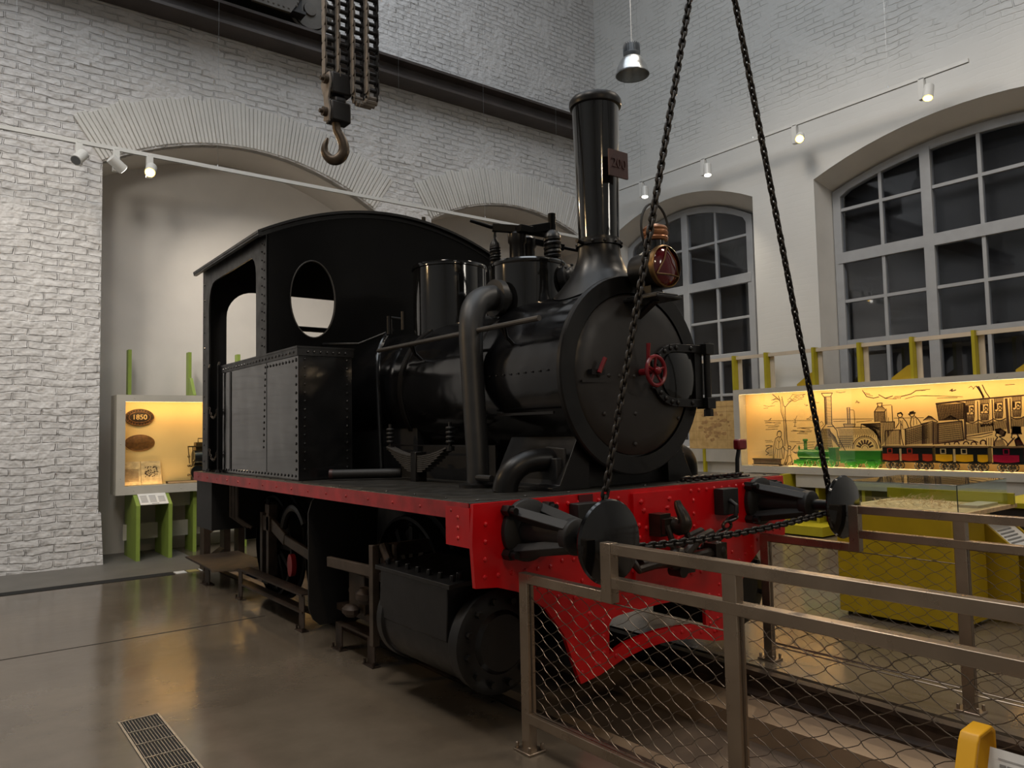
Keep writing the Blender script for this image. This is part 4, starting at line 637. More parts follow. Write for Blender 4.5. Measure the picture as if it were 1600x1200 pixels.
for s in (-1,1):
    xo = XC+s*1.19
    sw = MB(); xpl(sw, [[(6.02,2.15),(6.02,zr(xo)-.01),(7.845,zr(xo)-.01),(7.845,1.16),(7.60,1.16),(7.64,2.72),(7.632,2.80),(7.61,2.88),(7.57,2.94),(7.51,2.985),(7.42,3.0),(6.42,3.015),(6.36,3.006),(6.31,2.975),(6.277,2.92),(6.265,2.86),(6.262,2.8),(6.262,2.15)]], xo-.008, xo+.008)
    r = sw
    for k in range(13): r.rivet((xo+s*.008,6.06,2.22+.07*k),(s,0,0),.01); r.rivet((xo+s*.04,6.02,2.22+.07*k),(0,-1,0),.008)
    for k in range(12): r.rivet((xo+s*.008,7.78,1.25+.16*k),(s,0,0),.01)
    w = sw.build('cab_side','blackm',L)
    for y in (7.24,7.55):
        hr = MB().tube([(xo+s*.03,y,ZB),(xo+s*.03,y,2.16),(xo+s*.01,y+.04,2.19)],.011,8).lathe([(.03,0),(.02,.03)],(xo+s*.03,y,ZB),Z,10); hr.build('cab_handrail','blackm',L)
    for z in (1.78,1.38):
        c = MB(); n = 14
        for k in range(n):
            t = (k+.5)/n; y = 7.25+.29*t; zz = z-.11*4*t*(1-t)
            ax = V((0,.29,-.44*(1-2*t))).normalized(); bx_ = X if k % 2 else ax.cross(V(X))
            c.tube([V((xo+s*.03,y,zz))+ax*.016*math.cos(a)+V(bx_)*.009*math.sin(a) for a in [2*PI*i/10 for i in range(10)]],.0035,5,True)
        c.build('doorway_chain','rod',L)
MB().box((2.3,7.2,1.2),(4.3,7.83,2.1)).build('coal_bunker','matt',L)
rf = MB(); n = 28; vs = []
for y in (5.975,7.90):
    for i in range(n+1):
        x = 2.03+2.56*i/n; vs.append((x,y,zr(x))); vs.append((x,y,zr(x)+.022))
k = 2*(n+1); fs = []
for i in range(n):
    a = 2*i; fs += [(a,a+2,k+a+2,k+a),(a+1,k+a+1,k+a+3,a+3),(a,a+1,a+3,a+2),(k+a,k+a+2,k+a+3,k+a+1)]
fs += [(0,k,k+1,1),(2*n,2*n+1,k+2*n+1,k+2*n)]
rf.add(vs,fs); roof = rf.build('cab_roof','blackm',L)
rb = MB()
for i in range(n):
    x0 = 2.06+2.5*i/n; x1 = 2.06+2.5*(i+1)/n; rb.beam((x0,6.03,zr(x0)-.02),(x1,6.03,zr(x1)-.02),.03,.03)
for s in (-1,1): rb.beam((XC+s*1.26,5.98,zr(XC+1.26)-.012),(XC+s*1.26,7.9,zr(XC+1.26)-.012),.03,.03)
rb.tube([(3.6,6.0,zr(3.6)+.02),(3.6,6.0,zr(3.6)+.06)],.02,8); rb.build('roof_beading','blackm',roof)
# cylinders
for s in (-1,1):
    q = lambda x: XC+s*(XC-x)
    cx, cz = q(2.30), .425
    c = MB().lathe([(.225,0),(.255,.0),(.255,.06),(.24,.07),(.24,.76),(.255,.77),(.255,.83)],(cx,3.17,cz),Y,48)
    xo, xi = q(2.055), q(2.72)
    P = [(xo,.44),(q(2.065),.705),(xi,.74),(xi,.30),(q(2.35),.22)]
    ypl(c, P, 3.26, 3.98); cyl_ = c.build('cylinder','blackm',L,bevel=.004)
    lid = MB(); lid.prism([(q(2.05),.705),(q(2.05),.73),(xi,.77),(xi,.735)],(0,3.22,0),X,Z,(0,.80,0))
    for k in range(7): lid.cyl((q(2.11),3.28+.115*k,.725),(q(2.11),3.28+.115*k,.765),.016,6)
    for k in range(4): lid.cyl((q(2.15+.14*k),3.28,.73),(q(2.15+.14*k),3.28,.775),.016,6)
    lid.build('valve_chest_lid','blackm',cyl_,bevel=.003)
    cv = MB().lathe([(.262,.0),(.262,-.02),(.235,-.03),(.16,-.034),(.14,-.055),(0,-.058)],(cx,3.165,cz),Y,48); cn = cv
    for k in range(12):
        a = 2*PI*k/12+.2; cn.cyl((cx+.21*math.cos(a),3.14,cz+.21*math.sin(a)),(cx+.21*math.cos(a),3.105,cz+.21*math.sin(a)),.018,6)
    cv.build('cylinder_cover','blackm',cyl_)
    # piston rod, slide bars, motion bracket
    pr = MB().cyl((cx,4.0,cz),(cx,4.85,cz),.03,14).lathe([(.08,0),(.08,.05),(.055,.09)],(cx,4.0,cz),Y,16); pr.build('piston_rod','rod',L)
    sl = MB()
    for z in (cz+.15,cz-.13): sl.box((cx-.05,4.0,z-.022),(cx+.05,5.0,z+.022))
    sl.build('slide_bars','rust',L,bevel=.003)
    xh = MB().box((cx-.06,4.55,cz-.12),(cx+.06,4.78,cz+.14)).cyl((cx-s*-.12,4.68,cz),(cx+s*.12,4.68,cz),.05,14); xh.build('crosshead','rod',L,bevel=.008)
    mb_ = MB().beam((q(2.12),4.17,.22),(q(2.12),4.17,.82),.045,.05,Y).box((min(q(2.12),q(2.7)),4.15,.74),(max(q(2.12),q(2.7)),4.19,.82)).beam((q(2.12),4.17,.66),(q(2.12),4.83,.64),.03,.065); mb_.build('motion_bracket','rod',L,bevel=.003)
    vr = MB().cyl((q(2.2),4.02,.62),(q(2.2),4.7,.60),.022,10).cyl((q(2.16),4.05,.74),(q(2.16),4.12,.82),.03,10).cyl((q(2.2),4.05,.83),(q(2.2),4.05,.72),.02,8).ball((q(2.2),4.14,.72),.05,10).ball((q(2.2),4.45,.46),.06,10,(1,1.4,1)).ball((q(2.18),4.62,.34),.055,10,(1,1.5,.8)); vr.build('valve_gear','rust',L)
    # hanging plate ahead of the wheels
    hpz = [(q(2.06),1.07),(q(2.06),.30),(q(2.09),.22),(q(2.14),.175),(q(2.52),.165),(q(2.56),.25),(q(2.60),1.07)]
    hpz = [(q(2.13),1.08),(q(2.085),1.03),(q(2.06),.95)]+hpz[1:]
    hg = MB(); ypl(hg, hpz, 5.03, 5.045); hg.build('splash_plate','matt',L)
    # wheels
    for y in (4.45,5.72,6.95):
        wx = q(2.56)
        w = MB().lathe([(.44,-.065),(.46,-.06),(.465,.045),(.50,.05),(.50,.07),(.40,.07),(.40,-.05)],(wx,y,.478),(-1*s if False else (1 if s < 0 else -1),0,0),56,cap=False)
        wh = w.build('wheel','matt',L)
        sp_ = MB()
        for k in range(12):
            a = 2*PI*k/12; sp_.beam((wx,y,.478),(wx,y+.41*math.cos(a),.478+.41*math.sin(a)),.045,.05,X)
        sp_.lathe([(.10,-.08),(.10,.08)],(wx,y,.478),X,24); sp_.build('wheel_spokes','matt',wh)
        MB().lathe([(.075,0),(.075,.02),(.05,.03),(0,.034)],(wx+s*.08,y,.478),(s,0,0),20).build('hub_cap','wheelred',wh)
        if s < 0: MB().cyl((2.5,y,.478),(4.12,y,.478),.07,16).build('axle','matt',L)
    cr = MB().beam((q(2.40),5.0,.42),(q(2.40),6.35,.60),.035,.085).beam((q(2.40),6.35,.60),(q(2.40),6.72,.72),.04,.11).box((min(q(2.36),q(2.44)),6.66,.64),(max(q(2.36),q(2.44)),6.82,.78)); cr.build('coupling_rod','rod',L,bevel=.01)
    gl = MB()
    for y in (6.70,6.86): gl.box((min(q(2.36),q(2.44)),y-.03,.25),(max(q(2.36),q(2.44)),y+.03,.80))
    gl.box((min(q(2.36),q(2.44)),6.66,.80),(max(q(2.36),q(2.44)),6.76,.88)); gl.build('brake_hanger','rod',L,bevel=.004)
    bk_ = MB().lathe([(.055,-.02),(.055,.02)],(q(2.40),6.22,.40),X,24,(1,1.7)); bk_.build('red_disc','reddull',L)  # plain red disc low on the engine side, not a lamp
    bs = MB().tube([(q(2.42),6.2+.26*math.cos(a),.62+.26*math.sin(a)) for a in [.3+2.3*i/12 for i in range(13)]],.035,8); bs.build('eccentric_strap','blackm',L)
    ct = MB().box((min(q(2.05),q(2.6)),7.3,.62),(max(q(2.05),q(2.6)),7.80,ZB-.03)); ct.build('rear_box','matt',L)
    pp = MB()
    for k in range(3): pp.tube([(q(2.2),7.2-.09*k,ZB-.03),(q(2.2),7.2-.09*k,.75),(q(2.3),7.1-.09*k,.66)],.02,8)
    pp.build('drain_pipes','rod',L)
    lk = MB().tube([(q(2.47),6.98+.05*math.cos(a),.36+.12*math.sin(a)) for a in [2*PI*i/20 for i in range(20)]],.018,8,True).tube([(q(2.47),6.98,.48),(q(2.47),6.98,.9)],.02,8).box((min(q(2.42),q(2.52)),6.86,.14),(max(q(2.42),q(2.52)),7.02,.27)); lk.build('coupling_link','matt',L)
# small red-topped lamp iron on the right front corner, and a chain lying on the deck edge
li = MB().lathe([(.05,0),(.05,.012),(.03,.02)],(4.27,3.10,ZB),Z,16).tube([(4.27,3.10,ZB),(4.275,3.10,1.27),(4.30,3.10,1.35)],.014,8)
for a in (0,1,2,3): li.rivet((4.27+.06*math.cos(a*PI/2+.5),3.10+.06*math.sin(a*PI/2+.5),ZB),Z,.016,6)
li.box((4.19,3.06,ZB),(4.35,3.14,ZB+.012)); lam = li.build('lamp_iron','blackm',L)
MB().box((4.265,3.075,1.335),(4.36,3.125,1.405)).build('red_socket','wheelred',lam,bevel=.012,label='red painted lamp socket')
# ------------------------------------------------------------------ lantern on the smokebox
ln = thing('signal_lantern', 'copper-topped signal lantern with big red lens and ring handle, on the smokebox front', 'lantern', (3.32,2.97,2.255))
lx, lz = 3.325, 2.425
MB().lathe([(.11,0),(.118,.02),(.118,.04),(.105,.05),(.105,.16),(.10,.20),(.07,.225)],(lx,2.86,lz),Y,36,cap=False).lathe([(.07,.0),(0,.005)],(lx,3.085,lz),Y,24).build('lantern_body','blackm',ln)
MB().lathe([(.116,-.012),(.124,-.006),(.124,.02),(.113,.03)],(lx,2.85,lz),Y,40,cap=False).build('lens_bezel','brass',ln)
le = MB().lathe([(.113,0),(.10,-.016),(.06,-.03),(0,-.036)],(lx,2.86,lz),Y,36); le.build('red_lens','lens',ln)
gd = MB()
P3 = [(lx+.108*math.cos(a),2.835,lz+.108*math.sin(a)) for a in (PI/2,PI*7/6,PI*11/6)]
for i in range(3):
    a, b = V(P3[i]), V(P3[(i+1)%3]); gd.tube([a,(a+b)/2+V((0,-.018,0)),b],.004,6)
gd.build('lens_guard','brass',ln)
MB().lathe([(.055,0),(.055,.06),(.062,.065)],(lx+.01,2.93,lz+.10),Z,24,cap=False).build('lantern_chimney','black',ln)
MB().lathe([(.05,0),(.072,.005),(.076,.02),(.07,.03),(.076,.04),(.076,.055),(.07,.062),(.074,.075),(.062,.09),(.035,.10),(0,.102)],(lx+.01,2.93,lz+.16),Z,28).build('copper_cap','copper',ln)
MB().tube([(lx+.01+.118*math.cos(a),2.93,lz+.235+.155*math.sin(a)) for a in [-.95+ (PI+1.9)*i/26 for i in range(27)]],.0075,8).build('ring_handle','matt',ln)
MB().box((lx-.05,2.92,2.262),(lx+.05,3.05,2.325)).box((lx-.09,2.84,2.255),(lx+.09,3.08,2.268)).build('lantern_foot','blackm',ln,bevel=.004)
wm = MB()
for k in range(5):
    a = 1.75+.12*k; wm.box((lx+.106*math.cos(a)-.005,2.94,lz+.106*math.sin(a)-.003),(lx+.106*math.cos(a)+.005,2.985,lz+.106*math.sin(a)+.004))
wm.build('white_mark','whitemark',ln,label='white painted mark on the lantern body')
# bracket under it belongs to the engine
MB().box((lx-.11,2.83,2.238),(lx+.11,3.12,2.254)).beam((lx,3.09,2.15),(lx,2.93,2.24),.05,.02).build('lantern_bracket','blackm',L,bevel=.003)

# ------------------------------------------------------------------ chains
LK = .049
lm = MB(); a_, b_ = .0175, .0135
pts = [(0,(b_)*math.cos(t)+0,(LK*.5-.004)*(1 if math.sin(t) >= 0 else -1)*.55+.0135*math.sin(t)) for t in [2*PI*i/18+.001 for i in range(18)]]
link_me = lm.tube(pts,.0078,8,True).mesh('chain_link'); link_me.materials.append(M['chain'])
def chain(name, label, path, group=None, roll=.3):
    """path = dense list of points; each link is an object of its own"""
    P = [V(p) for p in path]; root = thing(name, label, 'chain', tuple(P[-1]), group); o = P[-1]
    seg = [0]
    for i in range(1, len(P)): seg.append(seg[-1]+(P[i]-P[i-1]).length)
    n = int(seg[-1]/(LK*.74)); 
    def at(s_):
        for i in range(1, len(P)):
            if seg[i] >= s_: t = (s_-seg[i-1])/(seg[i]-seg[i-1]); return P[i-1].lerp(P[i], t), (P[i]-P[i-1]).normalized()
        return P[-1], (P[-1]-P[-2]).normalized()
    for k in range(n):
        p, t = at((k+.5)*seg[-1]/n)
        q = t.to_track_quat('Z', 'Y') @ __import__('mathutils').Quaternion((0,0,1), roll+(PI/2 if k % 2 else 0)+random.uniform(-.12,.12))
        ob = bpy.data.objects.new('chain_link', link_me); COL.objects.link(ob); ob.parent = root
        ob.location = p-o; ob.rotation_mode = 'QUATERNION'; ob.rotation_quaternion = q
    return root
TOP = V((3.37,2.47,4.57))
def straight(a, b, n=2, sag=0.): return [V(a).lerp(V(b), i/n)-V((0,0,sag*4*(i/n)*(1-i/n))) for i in range(n+1)]
def loop(s, bx): # turns of the sling round the buffer shank
    return [(bx+.045*math.cos(a)*s, 2.505, 1.002+.05*math.sin(a)) for a in (1.2,.6,0,-.6,-1.2,-1.9,-2.6)]
bL, bR = XC+.01-.976, XC+.01+.976
chain('lifting_chain', 'dark chain hanging down from above, past the lantern to the near buffer on the left', straight(TOP,(bL+.01,2.45,1.05)), 'lifting chains')
chain('lifting_chain', 'dark chain hanging down in front of the windows to the right-hand buffer', straight(TOP,(bR-.015,2.45,1.05)), 'lifting chains')
chain('buffer_chain', 'dark chain stretched level between the two buffers behind the coupling hook', straight((bL+.04,2.45,.955),(bR-.04,2.45,.968),16,.03))
chain('deck_chain', 'thin chain lying along the front edge of the deck below the smokebox', straight((3.62,3.03,ZB+.021),(4.18,3.015,ZB+.021),3), roll=.8)
# crane hook holding the sling, above the picture
tk_ = MB().tube([(3.37,2.47,4.95),(3.37,2.47,4.72),(3.33,2.47,4.66),(3.32,2.47,4.58),(3.37,2.47,4.53),(3.43,2.47,4.57),(3.44,2.47,4.64)],[.02,.025,.03,.032,.034,.026,.012],10).tube([(3.37,2.47,11.8),(3.37,2.47,4.95)],.012,8)
tag(tk_.build('sling_hook','hook',at=(3.37,2.47,4.55)), 'steel hook on a wire rope holding the tops of both lifting chains above the engine', 'hook')

# ------------------------------------------------------------------ crane hoist with flat-link chains
HK = thing('chain_hoist', 'old crane hook block hanging on flat-link chains left of the chimney', 'hoist', (2.30,5.01,3.55))
base = V((2.22,4.995,0)); RT = V((.794,-.608,0))
def galle(bx, z0, z1, tilt=0.):
    """one flat-link chain: outer plates, inner plates and pins"""
    g = MB(); g2 = MB(); pitch = .062; n = int((z1-z0)/pitch)
    for k in range(n+1):
        z = z0+pitch*k; dx = tilt*(z-z0)
        g2.cyl((bx.x-.045+dx,bx.y,z),(bx.x+.045+dx,bx.y,z),.015,8)
        if k < n:
            for s in (-1,1):
                off = .044 if k % 2 else .034; hl = .043 if k % 2 else .034
                pl_ = [( .03*math.sin(t)*(1), (hl if math.cos(t) >= 0 else -hl)+.021*math.cos(t)) for t in [2*PI*i/12 for i in range(12)]]
                tgt = g if s < 0 else g2  # left plates take the lit tone, right plates the shaded one
                tgt.prism([(a,z+pitch/2+b) for a,b in pl_],(bx.x+s*off+dx-.0035,bx.y,0),Y,Z,(.007,0,0))
    return g, g2
for i, (o, z0) in enumerate(((0,4.06),(.098,4.08),(.205,3.92),(.305,3.92))):
    b = base+RT*o; g, g2 = galle(b, z0, 7.9)
    pp = g.build('flat_link_chain','galle',HK); g2.build('pins_far_plates','galled',pp)
b3, b4 = base+RT*.205, base+RT*.305
sl = MB(); 
for k in range(7):
    t = PI*k/6; p = (b3+b4)/2+(b3-b4)/2*math.cos(t); sl.cyl((p.x-.045,p.y,3.92-.05*math.sin(t)),(p.x+.045,p.y,3.92-.05*math.sin(t)),.02,8)
sl.build('slack_loop','galle',HK)
hb = base+RT*.045
ck_ = MB(); cx, cyy = hb.x, hb.y
zz_ = lambda z: 4.11+(z-4.06)*.83
ck_.prism([(a,zz_(b)) for a,b in [(-.05,4.04),(.06,4.06),(.10,3.98),(.055,3.86),(.035,3.74),(.055,3.64),(-.035,3.61),(-.05,3.72),(-.025,3.82),(-.065,3.95)]],(cx-.075,cyy,0),Y,Z,(.016,0,0))
ck_.build('cheek_plate','galle',HK,bevel=.003)
MB().box((cx-.058,cyy-.06,zz_(3.86)),(cx+.10,cyy+.07,zz_(4.05))).box((cx-.058,cyy-.055,zz_(3.62)),(cx+.095,cyy+.06,zz_(3.80))).cyl((cx-.03,cyy,zz_(3.80)),(cx+.06,cyy,zz_(3.80)),.055,18).build('hook_block','galled',HK,bevel=.012)
kn = MB()
for z, y in ((3.98,-.02),(3.70,0)): z = zz_(z); kn.cyl((cx-.105,cyy+y,z),(cx-.04,cyy+y,z),.034,14).cyl((cx-.128,cyy+y,z),(cx-.10,cyy+y,z),.016,10)
kn.build('block_pins','hook',HK)
hp = [(0,3.64),(.005,3.58),(.03,3.53),(.052,3.47),(.05,3.41),(.015,3.365),(-.035,3.36),(-.075,3.40),(-.082,3.45),(-.07,3.495),(-.06,3.52)]
MB().tube(*spl([(cx+.0+a*.85,cyy-a*.55,z+.115) for a,z in hp],[.03,.03,.034,.038,.04,.04,.036,.03,.024,.016,.008]),16).build('lifting_hook','hook',HK)

# ------------------------------------------------------------------ overhead crane and its runway
rw = MB(); xpl_ = [(9.72,6.86),(10.08,6.86),(10.08,6.90),(9.93,6.92),(9.93,7.10),(10.08,7.12),(10.08,7.16),(9.72,7.16),(9.72,7.12),(9.87,7.10),(9.87,6.92),(9.72,6.90)]
xpl(rw, xpl_, -8.9, XW-.01); R_ = thing('crane_runway', 'long brown steel beam carrying the crane along the brick arch wall', 'beam', (3,9.9,6.86)); rw.build('runway_girder','beam',R_)
MB().box((-8.9,9.86,7.16),(XW-.01,9.92,7.21)).build('crane_rail','beamd',R_)
CR = thing('bridge_crane', 'dark riveted end of a travelling crane on the wall beam with one large wheel', 'crane', (3.2,9.8,7.21))
MB().box((-.6,9.68,7.32),(3.9,9.74,7.75)).box((-.6,9.66,7.30),(3.95,10.0,7.34)).box((-.6,9.66,7.73),(3.95,10.0,7.77)).build('end_carriage','beamd',CR)
MB().lathe([(.30,-.05),(.335,-.045),(.335,-.03),(.285,-.02),(.285,.06),(.06,.06)],(4.08,9.88,7.505),Y,40,cap=False).lathe([(.27,-.04),(.24,-.03),(.1,-.03),(.09,-.07),(0,-.075)],(4.08,9.88,7.50),Y,32).build('crane_wheel','crane',CR)
gp = MB(); ypl(gp, [(2.75,8.3),(3.55,8.3),(3.95,7.62),(3.72,7.24),(3.20,7.24)], 9.62, 9.66)
for k in range(7):
    for (x,z) in ((3.27+.07*k,7.29),(3.80+.02*k,7.36+.05*k) if k < 5 else (3.2,7.4),(3.17-.055*k,7.34+.13*k),(3.45+.05*k,7.55+.1*k)): gp.rivet((x,9.62,z),(0,-1,0),.016)
gp.build('gusset_plate','crane',CR)
for x in (1.3,2.9): MB().box((x,-3,7.80),(x+.5,9.9,8.5)).build('bridge_girder','beamd',CR)

# ------------------------------------------------------------------ pendant lamp
PL = thing('pendant_lamp', 'aluminium high-bay pendant lamp hanging at the corner above the chimney', 'lamp', (6.55,6.03,5.70))
px_, py_, pz_ = 6.55, 6.03, 5.72
MB().lathe([(.195,0),(.203,.0),(.203,.012),(.195,.02),(.18,.09),(.15,.16),(.115,.205),(.10,.215)],(px_,py_,pz_),Z,48,cap=False).build('lamp_shade','alu',PL)
MB().lathe([(.192,.004),(.176,.09),(.147,.158),(.11,.20),(0,.205)],(px_,py_,pz_),Z,48,cap=False).build('reflector','alu',PL)
hs = MB().lathe([(.085,.215),(.10,.25),(.10,.27),(.085,.275),(.085,.37),(.06,.375)],(px_,py_,pz_),Z,32)
for k in range(22):
    a = 2*PI*k/22; hs.beam((px_+.093*math.cos(a),py_+.093*math.sin(a),pz_+.26),(px_+.093*math.cos(a),py_+.093*math.sin(a),pz_+.375),.006,.018,(math.cos(a),math.sin(a),0))
hs.build('heat_sink','alud',PL)
MB().tube([(px_,py_,pz_+.37),(px_-.01,py_,11.8)],.006,6).tube([(px_+.03,py_,pz_+.37),(px_+.035,py_,pz_+.42),(px_+.01,py_,pz_+.46)],.005,6).build('lamp_cable','white',PL)

# ------------------------------------------------------------------ lighting tracks and spotlights
def track(name, label, p0, p1, wires):
    t = thing(name, label, 'lighting track', tuple((V(p0)+V(p1))/2)); MB().beam(p0,p1,.04,.045).build('track_bar','white',t)
    MB().beam(V(p0)-V((0,0,.023)),V(p1)-V((0,0,.023)),.010,.002).build('track_slot','dark',t)
    for f in wires:
        p = V(p0).lerp(V(p1), f); MB().tube([p,(p.x+.03,p.y,11.8)],.0015,4).lathe([(.012,0),(.006,.05)],p,Z,8).build('suspension_wire','alu',t)
    return t
track('lighting_track', 'long white lighting track running along the arched brick wall, behind the cab roof', (-1.5,9.6,4.88), (9.55,9.6,4.86), (.19,.385,.62,.76,.9))
track('lighting_track', 'white lighting track slanting up above the dark windows on the right wall', (9.58,9.4,5.74), (9.58,3.50,5.74), (.12,.5,.84))
def spot(name, label, p, aim, lit, group):
    """box-shaped gear case with a cylinder head; p = point on the track, aim = direction of the head"""
    t = thing(name, label, 'spotlight', p, group); p = V(p); a = V(aim).normalized()
    MB().box((p.x-.035,p.y-.05,p.z-.27),(p.x+.035,p.y+.02,p.z-.02)).box((p.x-.02,p.y-.05,p.z-.02),(p.x+.02,p.y+.02,p.z)).build('gear_case','white',t,bevel=.003)
    c = p+V((.0,-.085,-.20))
    MB().cyl(c-a*.09,c+a*.09,.06,28).build('lamp_head','white',t)
    MB().lathe([(.052,.0),(.04,-.004),(0,-.006)],c+a*.094,a,24).build('lens',lit,t)
    return c+a*.1, a
G = 'track spotlights along the arched wall'; G2 = 'track spotlights above the windows'
S = []
S.append((spot('track_spotlight', 'unlit grey spotlight at far left on the arched wall track', (1.22,9.6,4.87), (-.5,-.6,-.7), 'alud', G), 0))
S.append((spot('track_spotlight', 'unlit spotlight with tilted gold-lit head, second on the arched wall track', (1.60,9.6,4.87), (.75,.25,-.5), 'gloww', G), 3))
S.append((spot('track_spotlight', 'bright warm spotlight shining beside the left arch', (1.96,9.6,4.87), (-.25,-.75,-.6), 'glow', G), 1))
S.append((spot('track_spotlight', 'white spotlight just right of the chimney, nearest the corner', (9.58,8.70,5.73), (-.15,-.1,-1), 'gloww', G2), 2))
S.append((spot('track_spotlight', 'white spotlight over the narrower window beside the lantern', (9.58,7.38,5.73), (-.15,-.12,-1), 'gloww', G2), 2))
S.append((spot('track_spotlight', 'glowing warm spotlight beside the right-hand lifting chain', (9.58,5.78,5.73), (-.85,-.45,-.6), 'glow', G2), 1))
S.append((spot('track_spotlight', 'bright spotlight above the big right-hand window, at the end of the track', (9.58,4.05,5.73), (-.4,-.05,-1), 'glow', G2), 1))
# ------------------------------------------------------------------ railings round the pit
def wire_net(mb, x, y0, y1, z0, z1, dy=.105, dz=.064, r=.0017):
    """two families of wavy cables, clipped to the bay"""
    sl_ = dz/dy
    for fam in (1,-1):
        k0 = int(math.floor((-(z1-z0)/sl_)/dy))-1; k1 = int((y1-y0)/dy)+int(((z1-z0)/sl_)/dy)+2
        for k in range(k0, k1):
            pts = []
            ys = y0+k*dy if fam == 1 else y0+k*dy
            nst = int((z1-z0)/dz*4)+1
            for i in range(nst):
                z = z0+(z1-z0)*i/(nst-1); u = (z-z0)/dz
                y = ys+fam*(u*dy)+fam*.10*dy*math.sin(2*PI*u*2/2)
                if y0 <= y <= y1: pts.append((x+fam*.001, y, z))
            if len(pts) > 1: mb.tube(pts, r, 4)
def post(mb, x, y, h, base=True):
    mb.box((x-.022,y-.03,0),(x+.022,y+.03,h))
    if base:
        mb.box((x-.05,y-.06,0),(x+.05,y+.06,.012))
        for a in (-1,1):
            for b in (-1,1): mb.cyl((x+a*.037,y+b*.046,.012),(x+a*.037,y+b*.046,.04),.009,6)
def railing(name, label, x, posts, notch, low, top, mid, bottom, rail):
    t = thing(name, label, 'railing', (x,posts[1][0],0))
    for y, h in posts:
        p = MB(); post(p, x, y, h); p.build('post','steel',t,bevel=.003)
    y0 = posts[0][0]; ye = posts[-1][0]
    for z, a in ((top,notch),(mid,notch)):
        MB().box((x-.0225,ye,z-.0225),(x+.0225,a-.03,z+.0225)).build('handrail','steel',t,bevel=.003)
    MB().box((x-.024,notch-.03,low-.0225),(x+.024,notch+.03,top+.0235)).build('notch_upright','steel',t,bevel=.003)
    MB().box((x-.0225,notch+.03,low-.0225),(x+.0225,y0+.03,low+.0225)).build('low_handrail','steel',t,bevel=.003)
    if rail: MB().box((x-.0225,ye,bottom-.03),(x+.0225,y0,bottom+.015)).build('bottom_rail','steel',t,bevel=.003)
    else: MB().tube([(x,ye,bottom),(x,y0,bottom)],.005,6).tube([(x,ye,bottom-.02),(x,y0,bottom-.02)],.005,6).build('bottom_rod','steel',t)
    zb = bottom+(.02 if rail else .006)
    for i in range(len(posts)-1):
        a, b = posts[i+1][0]+.034, posts[i][0]-.034; n = MB()
        fr_ = MB().tube([(x,a,zb),(x,b,zb),(x,b,(low if i == 0 else mid)-.026),(x,a,mid-.026 if i else low-.026)],.0035,5,True)
        if i == 0:
            wire_net(n, x, a, notch-.03, zb, mid-.026); wire_net(n, x, notch-.03, b, zb, low-.026)
        else: wire_net(n, x, a, b, zb, mid-.026)
        me = n.build('wire_mesh','wire',t,kind='stuff'); fr_.build('mesh_edge_cable','wire',t)
railing('guard_railing','near stainless railing with wire mesh, its notch under the left buffer',2.233,((2.83,.81),(1.66,1.0),(.50,1.0),(-.66,1.0)),2.27,.80,1.0,.862,.165,True)
railing('guard_railing','far stainless railing with wire mesh in front of the yellow table',4.264,((2.90,.78),(1.725,1.0),(.55,1.0),(-.62,1.0)),2.295,.775,.995,.855,.11,False)

# ------------------------------------------------------------------ low steel guards beside the engine
def low_guard(label, x, y0, y1, shelves, w=.17, legs=2):
    t = thing('low_guard_rail', label, 'guard rail', (x,(y0+y1)/2,0))
    for i in range(legs):
        y = y0+.03+(y1-y0-.06)*i/(legs-1); p = MB().box((x-.004,y-.05,0),(x+.004,y+.05,shelves[0]-.006)).box((x-.03,y-.07,0),(x+.03,y+.07,.008))
        for b in (-1,1): p.cyl((x-.018,y+b*.06,.008),(x-.018,y+b*.06,.035),.009,6)
        p.build('leg','rust',t)
    for z in shelves: MB().box((x-.008,y0,z-.006),(x+w,y1,z)).box((x-.012,y0,z-.014),(x-.006,y1,z+.002)).build('shelf_plate','rust',t)
low_guard('low two-shelf brown steel guard on the floor beside the rear wheels', 2.25, 5.6, 7.12, (.275,.145), .10)
low_guard('low brown steel guard on the floor below the slide bars', 2.26, 4.46, 5.01, (.185,), .10)
t = thing('step_plate','rusty bent step plate on a short bolted leg behind the cab','step',(2.25,8.2,0))
s_ = MB(); s_.prism([(7.66,.17),(7.74,.20),(8.62,.215),(8.70,.20),(8.62,.19),(7.74,.18)],(2.16,0,0),Y,Z,(.55,0,0)); s_.build('tread_plate','rust',t,bevel=.004)
p = MB().box((2.21,7.95,0),(2.219,8.1,.19)).box((2.17,7.93,0),(2.26,8.12,.008)); 
for b in (7.95,8.1): p.cyl((2.19,b,.008),(2.19,b,.03),.009,6)
p.build('leg','rust',t)
t = thing('access_steps','narrow brown steel steps with perforated treads behind the cab','steps',(2.6,8.9,0))
for x in (2.40,2.62,2.78): MB().box((x-.005,8.82,0),(x+.065,8.98,.59)).build('upright','rust',t)
MB().box((2.38,8.75,.585),(2.86,9.0,.60)).build('top_plate','rust',t)
for z in (.21,.50):
    tr = MB()
    for k in range(9): tr.beam((2.46,8.82+.02*k,z-.09),(2.62,8.82+.02*k,z+.02),.008,.006)
    tr.build('perforated_tread','rod',t)

# ------------------------------------------------------------------ floor grating
t = thing('floor_grating','rectangular steel drain grating set in the floor at lower left','grating',(.89,4.0,0))
g = MB()
for x in (.795,.985): g.box((x-.005,3.3,-.03),(x+.005,4.5,.006))
for i in range(7): y = 3.32+.19*i+.03; g.box((.795,y-.0035,-.02),(.985,y+.0035,.007))
g.build('grating_frame','grille',t)
b = MB()
for k in range(12): x = .808+.0149*k; b.box((x-.0014,3.3,-.02),(x+.0014,4.5,.0045))
b.build('grating_bars','grille',t); MB().box((.79,3.3,.0),(.99,4.5,.0012)).build('drain_shade_sheet','dark',t)  # thin black sheet stands in for the shade below the bars

